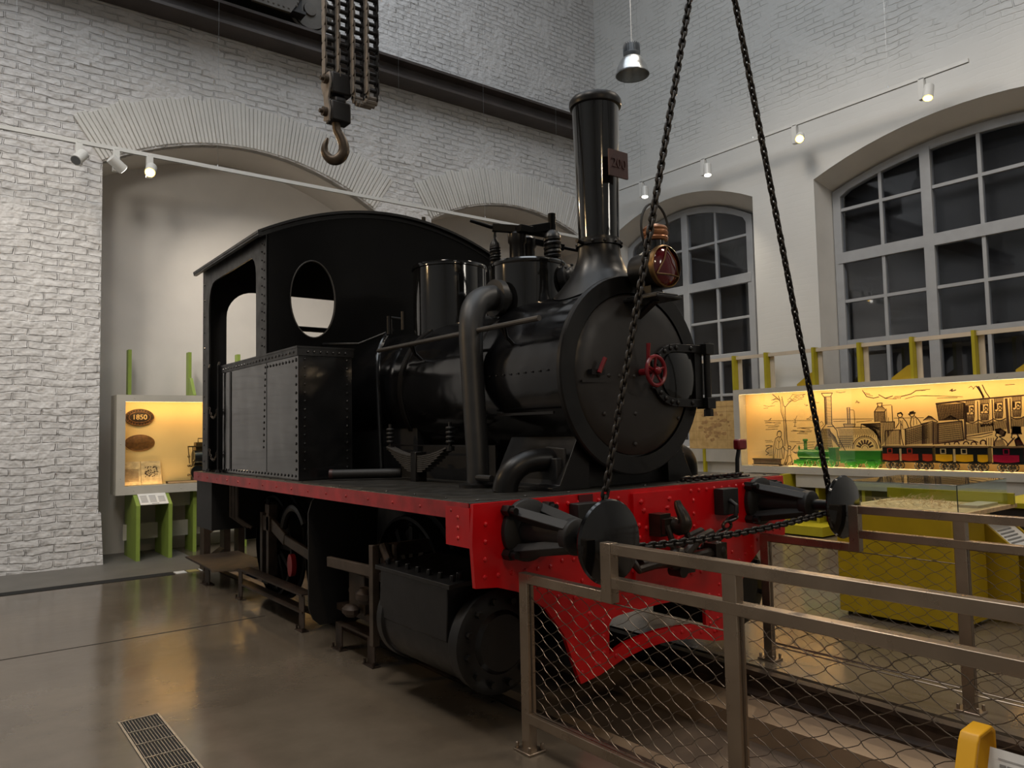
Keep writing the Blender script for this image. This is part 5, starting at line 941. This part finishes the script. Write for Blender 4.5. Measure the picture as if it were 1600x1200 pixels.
# ------------------------------------------------------------------ lit display case in the left arch
CL = thing('display_case','square lit display case with amber back wall in the left arch','display case',(3.3,10.5,0))
def case_box(root, fx, out, inn, deep, shelf_z):
    pass
x0, x1, yf, yb = 1.75, 4.85, 10.25, 10.62
f = MB(); ypl(f, [[(x0,.795),(x1,.795),(x1,2.03),(x0,2.03)], [(x0+.10,.90),(x1-.10,.90),(x1-.10,1.945),(x0+.10,1.945)]], yf, yf+.02)
for (x,z) in [(x0+.05,1.0+.42*k) for k in range(3)]+[(x0+.2+.55*k,1.99) for k in range(5)]+[(x0+.2+.55*k,.845) for k in range(5)]: f.rivet((x,yf,z),(0,-1,0),.008)
f.build('front_frame','greyboard',CL)
MB().box((x0,yf+.02,.90),(x0+.02,yb,1.96)).box((x1-.02,yf+.02,.90),(x1,yb,1.96)).box((x0,yf+.02,1.96),(x1,yb,2.03)).box((x0,yf+.02,.795),(x1,yb,.90)).build('case_box','greyboard',CL)
MB().box((x0+.02,10.47,.90),(x1-.02,10.49,1.96)).build('backdrop','lit',CL,label='amber lit backdrop')
MB().box((x0+.1,yf+.006,.90),(x1-.1,yf+.010,1.945)).build('front_glass','glass',CL)
MB().box((x0+.06,yf+.03,1.945),(x1-.06,yf+.05,1.958)).build('light_strip','strip',CL)
for x in (1.965,2.33,2.70,3.35,4.0,4.6):
    if x != 2.33: MB().box((x-.02,yb+.02,0),(x+.02,yb+.14,2.635)).build('rear_post','green',CL)
    if x < 2.5:
        lg = MB(); xpl(lg, [(yf-.20,0),(yb+.14,0),(yb+.14,.79),(yf-.0,.79),(yf-.20,.67)], x-.022, x+.022)
    else:
        lg = MB(); xpl(lg, [(yf+.12,0),(yb+.14,0),(yb+.14,.79),(yf+.12,.79)], x-.022, x+.022)
    lg.build('leg_board','green',CL)
br = MB(); xpl(br, [(10.62,2.0),(10.40,2.0),(10.40,2.05),(10.58,2.28),(10.62,2.28)], 2.68, 2.72); br.build('bracket','green',CL)
MB().box((1.9,yb-.0,.20),(4.8,yb+.02,.40)).box((2.35,yb-.1,.60),(4.8,yb-.08,.79)).build('cross_board','greyboard',CL)
lb = MB(); lb.prism([(1.99,0),(2.31,0),(2.31,.235),(1.99,.235)],(0,10.052,.672),X,(0,.86,.51),(0,-.004,.007)); lab = lb.build('label_panel','paper',CL,label='white text panel on the slanted stand')
lt = MB()
for c in range(3):
    for k in range(6 if c < 2 else 5): lt.prism([(2.01+.10*c,.05+.026*k),(2.085+.10*c,.05+.026*k),(2.085+.10*c,.06+.026*k),(2.01+.10*c,.06+.026*k)],(0,10.048,.679),X,(0,.86,.51),(0,-.001,.0015))
lt.prism([(2.12,.012),(2.2,.012),(2.2,.022),(2.12,.022)],(0,10.048,.679),X,(0,.86,.51),(0,-.001,.0015)); lt.build('label_text','papertext',lab)
# what hangs and stands in it
op = MB().lathe([(.172,0),(.172,.012),(.160,.014),(0,.014)],(2.05,10.468,1.755),(0,-1,0),48,(1,.63)); o1_ = op.build('maker_plate','darkplate',at=(2.05,10.46,1.65)); tag(o1_,'dark oval maker plate with a raised date, upper of two in the left case','plaque','oval plaques')
MB().tube([(2.05+.125*math.cos(a),10.453,1.755+.068*math.sin(a)) for a in [2*PI*i/40 for i in range(40)]],.005,5,True).tube([(2.05+.165*math.cos(a),10.453,1.755+.103*math.sin(a)) for a in [2*PI*i/40 for i in range(40)]],.005,5,True).build('plate_rim','oak',o1_)
text_mesh('1850',.088,.003,((2.05,10.452,1.755),X,Z),'plate_date','lit',o1_)
rl = MB()
for k in range(26):
    a = 2*PI*k/26
    if abs(math.sin(a)) > .25: rl.box((2.05+.147*math.cos(a)-.006,10.45,1.755+.086*math.sin(a)-.008),(2.05+.147*math.cos(a)+.005,10.455,1.755+.086*math.sin(a)+.007))
rl.build('rim_lettering','oak',o1_)
op = MB().lathe([(.175,0),(.175,.010),(.165,.014),(.15,.012),(.14,.015),(0,.017)],(2.055,10.468,1.432),(0,-1,0),48,(1,.60)); o2_ = op.build('maker_plate','oak',at=(2.055,10.46,1.33)); tag(o2_,'bronze coloured oval plaque, lower of two in the left case','plaque','oval plaques')
rl = MB()
for k in range(12): rl.box((1.945+.0185*k,10.446,1.42+.008*(k%2)),(1.957+.0185*k,10.453,1.446))
rl.build('raised_lettering','oak',o2_)
bk = thing('open_book','open book of print leaning at the lower left in the left case','book',(2.08,10.4,.90))
for i, (xa, xb) in enumerate(((1.84,2.055),(2.06,2.30))):
    MB().prism([(xa,0),(xb,0),(xb-.01*i,.30),(xa,.30)],(0,10.36,.905),X,(0,.25,.97),(0,.012,0)).build('page','straw',bk)
tx = MB()
for k in range(9): tx.prism([(1.86,.05+.018*k),(2.03,.05+.018*k),(2.03,.056+.018*k),(1.86,.056+.018*k)],(0,10.357,.905),X,(0,.25,.97),(0,.002,0))
tx.build('printed_text','oak',bk)
pc = MB()
for k in range(60):
    a, b = random.uniform(2.10,2.25), random.uniform(.09,.225); pc.prism([(a,b),(a+.012,b+.002),(a+.015,b+.012),(a+.002,b+.01)],(0,10.357,.905),X,(0,.25,.97),(0,.002,0))
pc.build('printed_picture','ink',bk)
tag(MB().box((2.36,10.32,.90),(2.95,10.44,.93)).build('timber_plinth','tbrown',at=(2.65,10.38,.90)),'flat dark plinth under the model engine in the left case','plinth')
me_ = thing('model_engine','black and brass workshop model of an engine seen behind the cab corner','model',(2.85,10.38,.93))
m = MB().cyl((2.68,10.38,1.22),(3.2,10.38,1.22),.10,24).box((2.66,10.32,1.02),(3.2,10.44,1.08)); m.build('model_boiler','tblk',me_)
m = MB()
for x in (2.72,2.92,3.12): m.lathe([(.09,-.012),(.09,.012)],(x,10.31,1.03),Y,20)
m.build('model_wheels','tblk',me_)
m = MB().box((2.60,10.30,1.36),(2.95,10.34,1.375)).tube([(2.60,10.32,1.375),(2.62,10.32,1.15)],.006,6).tube([(2.66,10.32,1.375),(2.66,10.32,1.12)],.006,6).box((2.70,10.33,1.30),(2.86,10.43,1.42)).tube([(2.74,10.38,1.42),(2.74,10.38,1.47),(2.84,10.38,1.47),(2.84,10.38,1.42)],.007,6)
for k in range(9): m.ball((2.61+.03*(k%4),10.32,1.0+.06*(k//2)),.018,8)
m.build('model_fittings','brass',me_)
m = MB().box((2.66,10.34,.93),(3.2,10.42,1.0)); m.build('model_frame','matt',me_)

# ------------------------------------------------------------------ long lit case along the window wall
CRt = thing('display_case','long lit display case with a train engraving, along the window wall behind the yellow table','display case',(9.7,4.5,0))
ya, yb, xf, xb = 2.2, 6.98, 9.58, 9.90
f = MB(); xpl(f, [[(ya,.80),(yb,.80),(yb,2.03),(ya,2.03)], [(ya+.1,.895),(yb-.10,.895),(yb-.10,1.955),(ya+.1,1.955)]], xf, xf+.02)
for y in (2.6,3.4,4.2,4.72,4.95,5.7,6.3,6.8): f.rivet((xf,y,1.99),(-1,0,0),.008); f.rivet((xf,y,.84),(-1,0,0),.008)
f.build('front_frame','greyboard',CRt)
MB().box((xf+.02,ya,.80),(xb,yb,.895)).box((xf+.02,ya,1.965),(xb,yb,2.03)).box((xf+.02,ya,.895),(xb,ya+.02,1.965)).box((xf+.02,yb-.02,.895),(xb,yb,1.965)).build('case_box','greyboard',CRt)
bd = MB().box((9.863,ya+.02,.895),(9.885,yb-.02,1.965)); bd = bd.build('backdrop','lit',CRt,label='amber printed backdrop')
inkm = MB()
for s_ in STROKES.split(';'):
    w_, pp = s_.split(':'); w_ = int(w_)/1000
    P_ = [tuple(int(c)/1000 for c in q.split(',')) for q in pp.split(' ')]
    P_ = [p for p in P_ if ya+.1 < p[0] < yb-.03]
    for i in range(len(P_)-1):
        (a0,b0),(a1,b1) = P_[i],P_[i+1]; dx, dz = a1-a0, b1-b0; l = math.hypot(dx,dz)
        if l < 1e-4: continue
        nx, nz = -dz/l*w_*1.15, dx/l*w_*1.15; ex, ez = dx/l*w_*.5, dz/l*w_*.5
        inkm.add([(9.8622,a0-ex+nx,b0-ez+nz),(9.8622,a1+ex+nx,b1+ez+nz),(9.8622,a1+ex-nx,b1+ez-nz),(9.8622,a0-ex-nx,b0-ez-nz)],[(0,1,2,3)])
inkm.build('engraving','ink',bd,label='sepia line engraving of an early train with passengers')
MB().box((xf+.006,ya+.1,.895),(xf+.010,yb-.1,1.955)).build('front_glass','glass',CRt)
MB().box((xf+.03,ya+.06,1.955),(xf+.05,yb-.06,1.963)).build('light_strip','strip',CRt)
MB().box((9.72,1.9,2.50),(9.76,8.3,2.55)).build('top_rail','cream',CRt)
for y in (7.02,6.46,5.70,5.05,4.37,3.66,2.98,2.3):
    MB().box((9.66,y-.018,2.03 if y < 6.99 else 0),(9.80,y+.018,2.56)).build('upright','yelgreen',CRt)
    MB().box((9.76,y-.085,2.03),(9.78,y-.02,2.55)).build('batten','cream',CRt)
    if 2 < y < 6.3:
        lg = MB(); xpl_ = [(y-.02,0),(y+.02,0),(y+.02,.80),(y-.02,.80)]; xpl(lg, xpl_, 9.62, 9.88); lg.build('leg_board','yelgreen',CRt)
for y in (5.70,4.37,2.98):
    b = MB(); xpl(b, [(y,2.03),(y+.26,2.03),(y+.26,2.06),(y+.06,2.20),(y,2.22)], 9.665, 9.70); b.build('bracket','yellow',CRt)
MB().box((9.60,2.2,.62),(9.62,6.0,.80)).build('fascia_board','greyboard',CRt)
lg = MB().box((9.40,6.06,0),(9.9,6.12,.80)).box((9.2,5.4,.02),(9.9,6.1,.14)); lg.build('plinth_board','yelgreen',CRt)
MB().box((9.80,2.2,.15),(9.82,6.9,.62)).build('back_board','beamd',CRt)
tag(MB().box((9.84,7.14,1.135),(9.86,8.05,1.885)).build('map_panel','map',at=(9.85,7.6,1.135)),'amber map panel on the wall left of the long case','map')
mp = bpy.data.objects['map_panel']
ml = MB()
for y in (7.3,7.5,7.7,7.9): ml.box((9.8385,y-.002,1.14),(9.8395,y+.002,1.88))
for z in (1.27,1.42,1.57,1.72,1.80): ml.box((9.8385,7.15,z-.002),(9.8395,8.04,z+.002))
ml.build('map_grid','mapland',mp)
ld_ = MB()
for k in range(46):
    a = random.uniform(0,2*PI); q = random.random()**.5; y = 7.55+.30*q*math.cos(a); z = 1.50+.24*q*math.sin(a); r = random.uniform(.015,.06)
    ld_.prism([(y+r*random.uniform(.6,1.2)*math.cos(b),z+r*.6*random.uniform(.6,1.2)*math.sin(b)) for b in [2*PI*i/9 for i in range(9)]],(9.8392,0,0),Y,Z,(-.0004-.00001*k,0,0))
ld_.build('map_land','mapland',mp)
MB().box((9.83,7.14,.93),(9.85,8.0,1.13)).build('panel_below','greyboard',mp)
MB().box((9.80,7.72,.6),(9.86,7.76,1.13)).build('map_post','yelgreen',mp)

# models on its shelf
ZS = .897
tag(MB().box((9.66,6.30,ZS),(9.76,6.75,ZS+.022)).box((9.70,6.30,ZS+.022),(9.725,6.75,ZS+.085)).box((9.675,6.30,ZS+.085),(9.75,6.75,ZS+.105)).build('rail_sample','tbrown',at=(9.71,6.5,ZS),bevel=.004),'dark brown block with a rail profile at the left end of the long case','rail sample')
tk = MB()
for x in (9.67,9.76): tk.box((x-.004,2.35,ZS),(x+.004,6.15,ZS+.01))
tag(tk.build('model_track','steel',at=(9.71,4.2,ZS)),'thin steel model track under the model train in the long case','model track')
def wheels(mb, ys, r, zc, spokes=True):
    for y in ys:
        for x in (9.668,9.762):
            mb.tube([(x,y+r*math.cos(a),zc+r*math.sin(a)) for a in [2*PI*i/20 for i in range(20)]],r*.15,5,True)
            for k in range(4): mb.beam((x,y+r*math.cos(PI*k/4),zc+r*math.sin(PI*k/4)),(x,y-r*math.cos(PI*k/4),zc-r*math.sin(PI*k/4)),r*.15,r*.15,X)
        mb.cyl((9.66,y,zc),(9.77,y,zc),r*.15,8)
z0 = ZS+.01
t = thing('model_locomotive','bright green model steam engine with tall funnel in the long case','model train',(9.715,5.74,z0))
MB().cyl((9.715,5.52,z0+.165),(9.715,5.98,z0+.165),.068,24).lathe([(.068,0),(.06,.015),(0,.02)],(9.715,5.98,z0+.165),Y,24).build('boiler','tgreen',t)
MB().lathe([(.026,.22),(.022,.30),(.024,.345),(.034,.35),(.034,.375),(.024,.38)],(9.715,5.90,z0),Z,20).build('funnel','tgreen',t)
MB().lathe([(.03,.20),(.03,.25),(.018,.27),(0,.275)],(9.715,5.72,z0),Z,16).lathe([(.006,.22),(.016,.25),(.004,.29)],(9.715,6.0,z0),Z,10).build('model_dome','tgreen',t)
MB().box((9.665,5.43,z0+.09),(9.765,5.53,z0+.25)).box((9.66,5.41,z0+.25),(9.77,5.54,z0+.262)).build('cab','tgreen',t,bevel=.004)
MB().box((9.665,5.42,z0+.07),(9.765,6.02,z0+.10)).box((9.66,5.9,z0+.03),(9.77,6.06,z0+.085)).build('frame','tgreen',t,bevel=.003)
w = MB(); wheels(w,(5.50,5.66,5.82,5.96),.05,z0+.05); w.build('wheels','tgreen',t)
t = thing('model_tender','green model tender between the green engine and the red coach','model train',(9.715,5.1,z0))
b = MB(); b.prism([(4.82,z0+.10),(5.37,z0+.10),(5.38,z0+.22),(4.81,z0+.225)],(9.66,0,0),Y,Z,(.11,0,0)); b.build('tender_body','tgreen',t,bevel=.006)
MB().box((9.665,4.82,z0+.055),(9.765,5.37,z0+.10)).box((9.655,4.90,z0+.03),(9.67,4.99,z0+.09)).box((9.655,5.18,z0+.03),(9.67,5.27,z0+.09)).build('tender_frame','tgreen',t)
w = MB(); wheels(w,(4.90,4.98,5.17,5.26),.045,z0+.045); w.build('wheels','tgreen',t)
def coach(label, y0, y1, colr, door, group):
    t = thing('model_coach', label, 'model train', (9.715,(y0+y1)/2,z0), group); l = y1-y0
    MB().box((9.655,y0+.01,z0+.10),(9.775,y1-.01,z0+.27)).build('coach_body','tblk',t,bevel=.004)
    r = MB(); ypl(r, [(9.645,z0+.268)]+segarc(9.645,9.785,z0+.272,z0+.29,8)+[(9.785,z0+.268)], y0, y1); r.build('coach_roof','tbrown',t)
    lo = MB()
    for (a,b) in ((.02,.34),(.40,.72),(.80,.98)) if door else ((.02,.46),(.54,.98)):
        ya_, yb_ = y1-l*a, y1-l*b
        xpl(lo, [(ya_,z0+.115+.0),(ya_,z0+.19)]+[(yb_,z0+.19),(yb_,z0+.115)]+[(yb_+(ya_-yb_)*k/6,z0+.115-.012*math.sin(PI*k/6)) for k in range(1,6)], 9.650, 9.656)
    lo.build('lower_panel',colr,t)
    fr_ = MB()
    for c in ((.17,.56) if door else (.25,.6,.85)):
        yc = y1-l*c; xpl(fr_, [[(yc-.032,z0+.195),(yc+.032,z0+.195),(yc+.032,z0+.258),(yc-.032,z0+.258)],[(yc-.022,z0+.205),(yc+.022,z0+.205),(yc+.022,z0+.25),(yc-.022,z0+.25)]], 9.648, 9.656)
    fr_.build('window_frame','straw' if colr == 'tyel' else colr,t)
    if door: MB().box((9.649,y1-l*.38-.012,z0+.10),(9.656,y1-l*.38+.012,z0+.255)).build('coach_door','straw',t)
    MB().box((9.65,y0,z0+.085),(9.78,y1,z0+.10)).build('coach_sill','tblk',t)
    w = MB(); wheels(w,(y0+.09,y0+.19,y1-.19,y1-.09),.042,z0+.042); w.build('wheels','tblk',t)
G3 = 'model coaches in the long case'
coach('black and red model coach behind the green tender', 4.17, 4.80, 'tred', True, G3)
coach('black and yellow model coach in the middle of the model train', 3.56, 4.155, 'tyel', True, G3)
coach('crimson model coach, last on the right of the model train', 2.93, 3.53, 'tcrim', False, G3)

# ------------------------------------------------------------------ yellow table with a glass cover
T = thing('display_table','yellow box table with a low glass cover, behind the far railing','display table',(6.2,2.8,0))
MB().box((5.695,2.36,.03),(6.24,3.22,.815)).build('table_base','yellow',T,bevel=.003)
MB().box((5.72,2.3,.815),(6.72,3.2,.845)).build('table_top','straw',T)
MB().box((6.60,2.28,.845),(6.63,3.25,.93)).build('rear_edge','yelgreen',T)
gl = MB().box((5.70,2.32,.845),(5.705,3.12,1.04)).box((6.58,2.32,.845),(6.585,3.12,1.04)).box((5.70,2.315,.845),(6.585,2.32,1.04)).box((5.70,3.12,.845),(6.585,3.125,1.04)).box((5.70,2.315,1.04),(6.585,3.125,1.046)); gl.build('glass_cover','glass',T)
ge = MB().tube([(5.70,2.317,.845),(5.70,2.317,1.045)],.0035,6)
for a,b in (((5.70,2.317,1.045),(6.585,2.317,1.045)),((5.70,2.317,1.045),(5.70,3.12,1.045))): ge.tube([a,b],.0022,5)
ge.build('glass_edge','glassedge',T)
ft = MB()
for x in (5.74,6.2):
    for y in (2.42,3.16): ft.cyl((x,y,0),(x,y,.03),.018,10)
ft.build('table_foot','tblk',T)
st_ = MB()
for k in range(520):
    a = random.uniform(0,2*PI); q = random.random()**.5; x = 6.08+.22*q*math.cos(a); y = 2.78+.30*q*math.sin(a); h = .06*(1-q)+.012
    p = V((x,y,.846+random.uniform(0,h))); dd = V((random.uniform(-1,1),random.uniform(-1,1),random.uniform(-.2,.7))).normalized()*random.uniform(.02,.06)
    e = p+dd; e.z = max(e.z,.848); st_.tube([p,e],.0013,3)
st_.lathe([(.26,0),(.2,.02),(.1,.035),(0,.04)],(6.08,2.78,.845),Z,20,(.85,1.2))
tag(st_.build('straw_heap','straw',at=(6.08,2.78,.845),kind='stuff'),'heap of pale straw under the glass cover of the yellow table','straw')
tag(MB().box((6.15,2.36,.845),(6.52,2.5,.865)).build('timber_board','cream',at=(6.3,2.43,.845)),'thin pale board lying beside the straw under the glass','board')
# reading desk next to it
D = thing('reading_desk','yellow reading desk with white slanted label, right of the yellow table','desk',(6.45,2.2,0))
for x in (6.28,6.72):
    s_ = MB(); xpl(s_, [(2.17,.03),(2.45,.03),(2.45,.735),(2.385,.735),(2.17,.54)], x, x+.03); s_.build('side_board','yellow',D)
MB().box((6.31,2.42,.03),(6.72,2.45,.70)).build('back_board','yellow',D)
MB().prism([(6.31,0),(6.72,0),(6.72,.27),(6.31,.27)],(0,2.175,.53),X,(0,.74,.67),(0,.006,-.006)).build('label_panel','paper',D)
ls = MB()
for k in range(5): ls.prism([(6.36,.07+.03*k),(6.62,.07+.03*k),(6.62,.08+.03*k),(6.36,.08+.03*k)],(0,2.172,.533),X,(0,.74,.67),(0,-.001,.001))
ls.build('label_text','papertext',D)
D2 = thing('plinth_block','dark plinth with yellow edge farther back at the right picture edge','plinth',(7.6,2.2,0))
MB().box((7.0,1.4,0),(8.2,2.6,.78)).build('plinth_body','beamd',D2); MB().box((6.98,1.38,.78),(8.22,2.62,.82)).build('plinth_top','yelgreen',D2)
# sign at the near right corner
Sg = thing('information_stand','bright amber bent-bar stand with white text panel at the bottom right corner','sign',(2.0,.8,0))
def strip(pts, w):
    m = MB()
    for i in range(len(pts)-1): m.beam(pts[i],pts[i+1],w,.006,Y if abs(pts[i+1][2]-pts[i][2]) < .01 else (pts[i+1][2]-pts[i][2],0,-(pts[i+1][0]-pts[i][0])) )
    return m
for y in (.815,.36):
    m = MB(); prof = [(1.66,0),(1.985,.727),(2.0,.745),(2.075,.75),(2.095,.735),(2.10,0)]; inner = [(2.088,0),(2.085,.728),(2.07,.738),(2.008,.735),(1.998,.722),(1.676,0)]
    ypl(m, prof+inner, y-.022, y+.022); m.build('bent_bar','amber',Sg,bevel=.003)
pn = MB(); pn.prism([(.335,0),(.79,0),(.79,.34),(.335,.34)],(1.905,0,.40),Y,(.42,0,.907),(.006,0,-.003)); pn = pn.build('text_panel','paper',Sg)
tx = MB()
def bar(a0,a1,b,h): tx.prism([(a0,b),(a1,b),(a1,b+h),(a0,b+h)],(1.9035,0,.4008),Y,(.42,0,.907),(-.001,0,.0005))
bar(.35,.77,.318,.0014); 
for k in range(9): bar(.765-.016*k-.013,.765-.016*k,.300,.007)
for k in range(8): bar(.35,.775,.235-.022*k,.005)
tx.build('panel_text','papertext',pn)

# ------------------------------------------------------------------ light
def lamp(kind, name, loc, energy, col, aim=None, axis=None, **kw):
    l = bpy.data.lights.new(name, kind); l.energy = energy; l.color = col
    for k, v in kw.items(): setattr(l, k, v)
    o = bpy.data.objects.new(name, l); COL.objects.link(o); o.location = loc
    if aim is not None: o.rotation_euler = V(aim).to_track_quat('-Z','Y').to_euler()
    if axis is not None:
        z = -V(aim).normalized(); x = V(axis); y = z.cross(x).normalized(); x = y.cross(z)
        o.rotation_euler = Matrix(((x.x,y.x,z.x),(x.y,y.y,z.y),(x.z,y.z,z.z))).to_euler()
    return o
WARM, NEU, COOL = (1,.72,.42), (1,.93,.82), (.88,.94,1)
for (p, a), k in S:
    if k == 1: lamp('SPOT','spot_beam',p,220,WARM,a,spot_size=1.4,spot_blend=.6,shadow_soft_size=.05)
    if k == 3: lamp('SPOT','spot_beam',p,190,(1,.90,.76),a,spot_size=1.5,spot_blend=.8,shadow_soft_size=.05)
    if k == 2: lamp('SPOT','spot_beam',p,170,(1,.88,.70),a,spot_size=1.4,spot_blend=.7,shadow_soft_size=.05)
lamp('AREA','case_strip',(3.3,10.29,1.94),8,(1,.66,.32),(0,.55,-1),X,shape='RECTANGLE',size=2.9,size_y=.03)
lamp('AREA','case_strip',(9.63,4.6,1.95),17,(1,.66,.32),(.6,0,-1),Y,shape='RECTANGLE',size=4.6,size_y=.03)
lamp('AREA','case_strip',(3.3,10.29,.915),3,(1,.64,.30),(0,.7,1),X,shape='RECTANGLE',size=2.9,size_y=.03)  # lower lamp added to even out the backdrop, no strip modelled
lamp('AREA','case_strip',(9.63,4.6,.905),5,(1,.64,.30),(.7,0,1),Y,shape='RECTANGLE',size=4.6,size_y=.03)  # the same added lower lamp for the long case
lamp('AREA','roof_light',(1.5,4.0,11.6),620,COOL,(0,0,-1),shape='RECTANGLE',size=9,size_y=9)
for x, y, e in ((-.4,2.5,260),(-.6,6.5,420),(1.5,-2.0,240),(7.3,1.0,420),(6.8,5.5,300)):
    lamp('SPOT','hall_lamp',(x,y,8.2),e,(1,.88,.74),(0,0,-1),spot_size=2.5,spot_blend=.8,shadow_soft_size=.55)
for p, tgt, e, c in (((1.2,-3.0,5.0),(3.3,3.0,.8),150,WARM),((5.5,-3.5,4.6),(3.6,3.0,.8),120,NEU),((-2.6,6.7,4.25),(3.3,4.8,2.4),170,(1,.66,.32)),((-.5,4.0,5.5),(3.6,10.9,3.0),260,NEU),((-2.5,5.0,5.0),(.6,10.1,2.2),380,NEU)):  # added spots without fixtures: engine front, dome streaks, niche and brick wall
    lamp('SPOT','added_fill_spot',p,e,c,V(tgt)-V(p),spot_size=1.0,spot_blend=.8,shadow_soft_size=.45 if c == NEU else .13)
w = bpy.data.worlds.new('world'); sc.world = w; w.use_nodes = True
w.node_tree.nodes['Background'].inputs[0].default_value = (.5,.6,.8,1); w.node_tree.nodes['Background'].inputs[1].default_value = .003

# ------------------------------------------------------------------ camera
cam = bpy.data.cameras.new('camera'); co = bpy.data.objects.new('camera', cam); COL.objects.link(co)
Rg, Dn, Fw = V((.79372511,-.60792995,-.02053364)), V((.02074604,.060793,-.99793477)), V((.60792274,.79165989,.06086506))
co.matrix_world = Matrix(((Rg.x,-Dn.x,-Fw.x,0),(Rg.y,-Dn.y,-Fw.y,0),(Rg.z,-Dn.z,-Fw.z,1.5),(0,0,0,1)))
cam.sensor_width = 36; cam.sensor_fit = 'HORIZONTAL'; cam.lens = 1172/1600*36; cam.clip_start = .05; cam.clip_end = 100
sc.camera = co
sc.view_settings.view_transform = 'Standard'; sc.view_settings.look = 'None'; sc.view_settings.gamma = 1; sc.view_settings.use_curve_mapping = False
sc.view_settings.exposure = .15
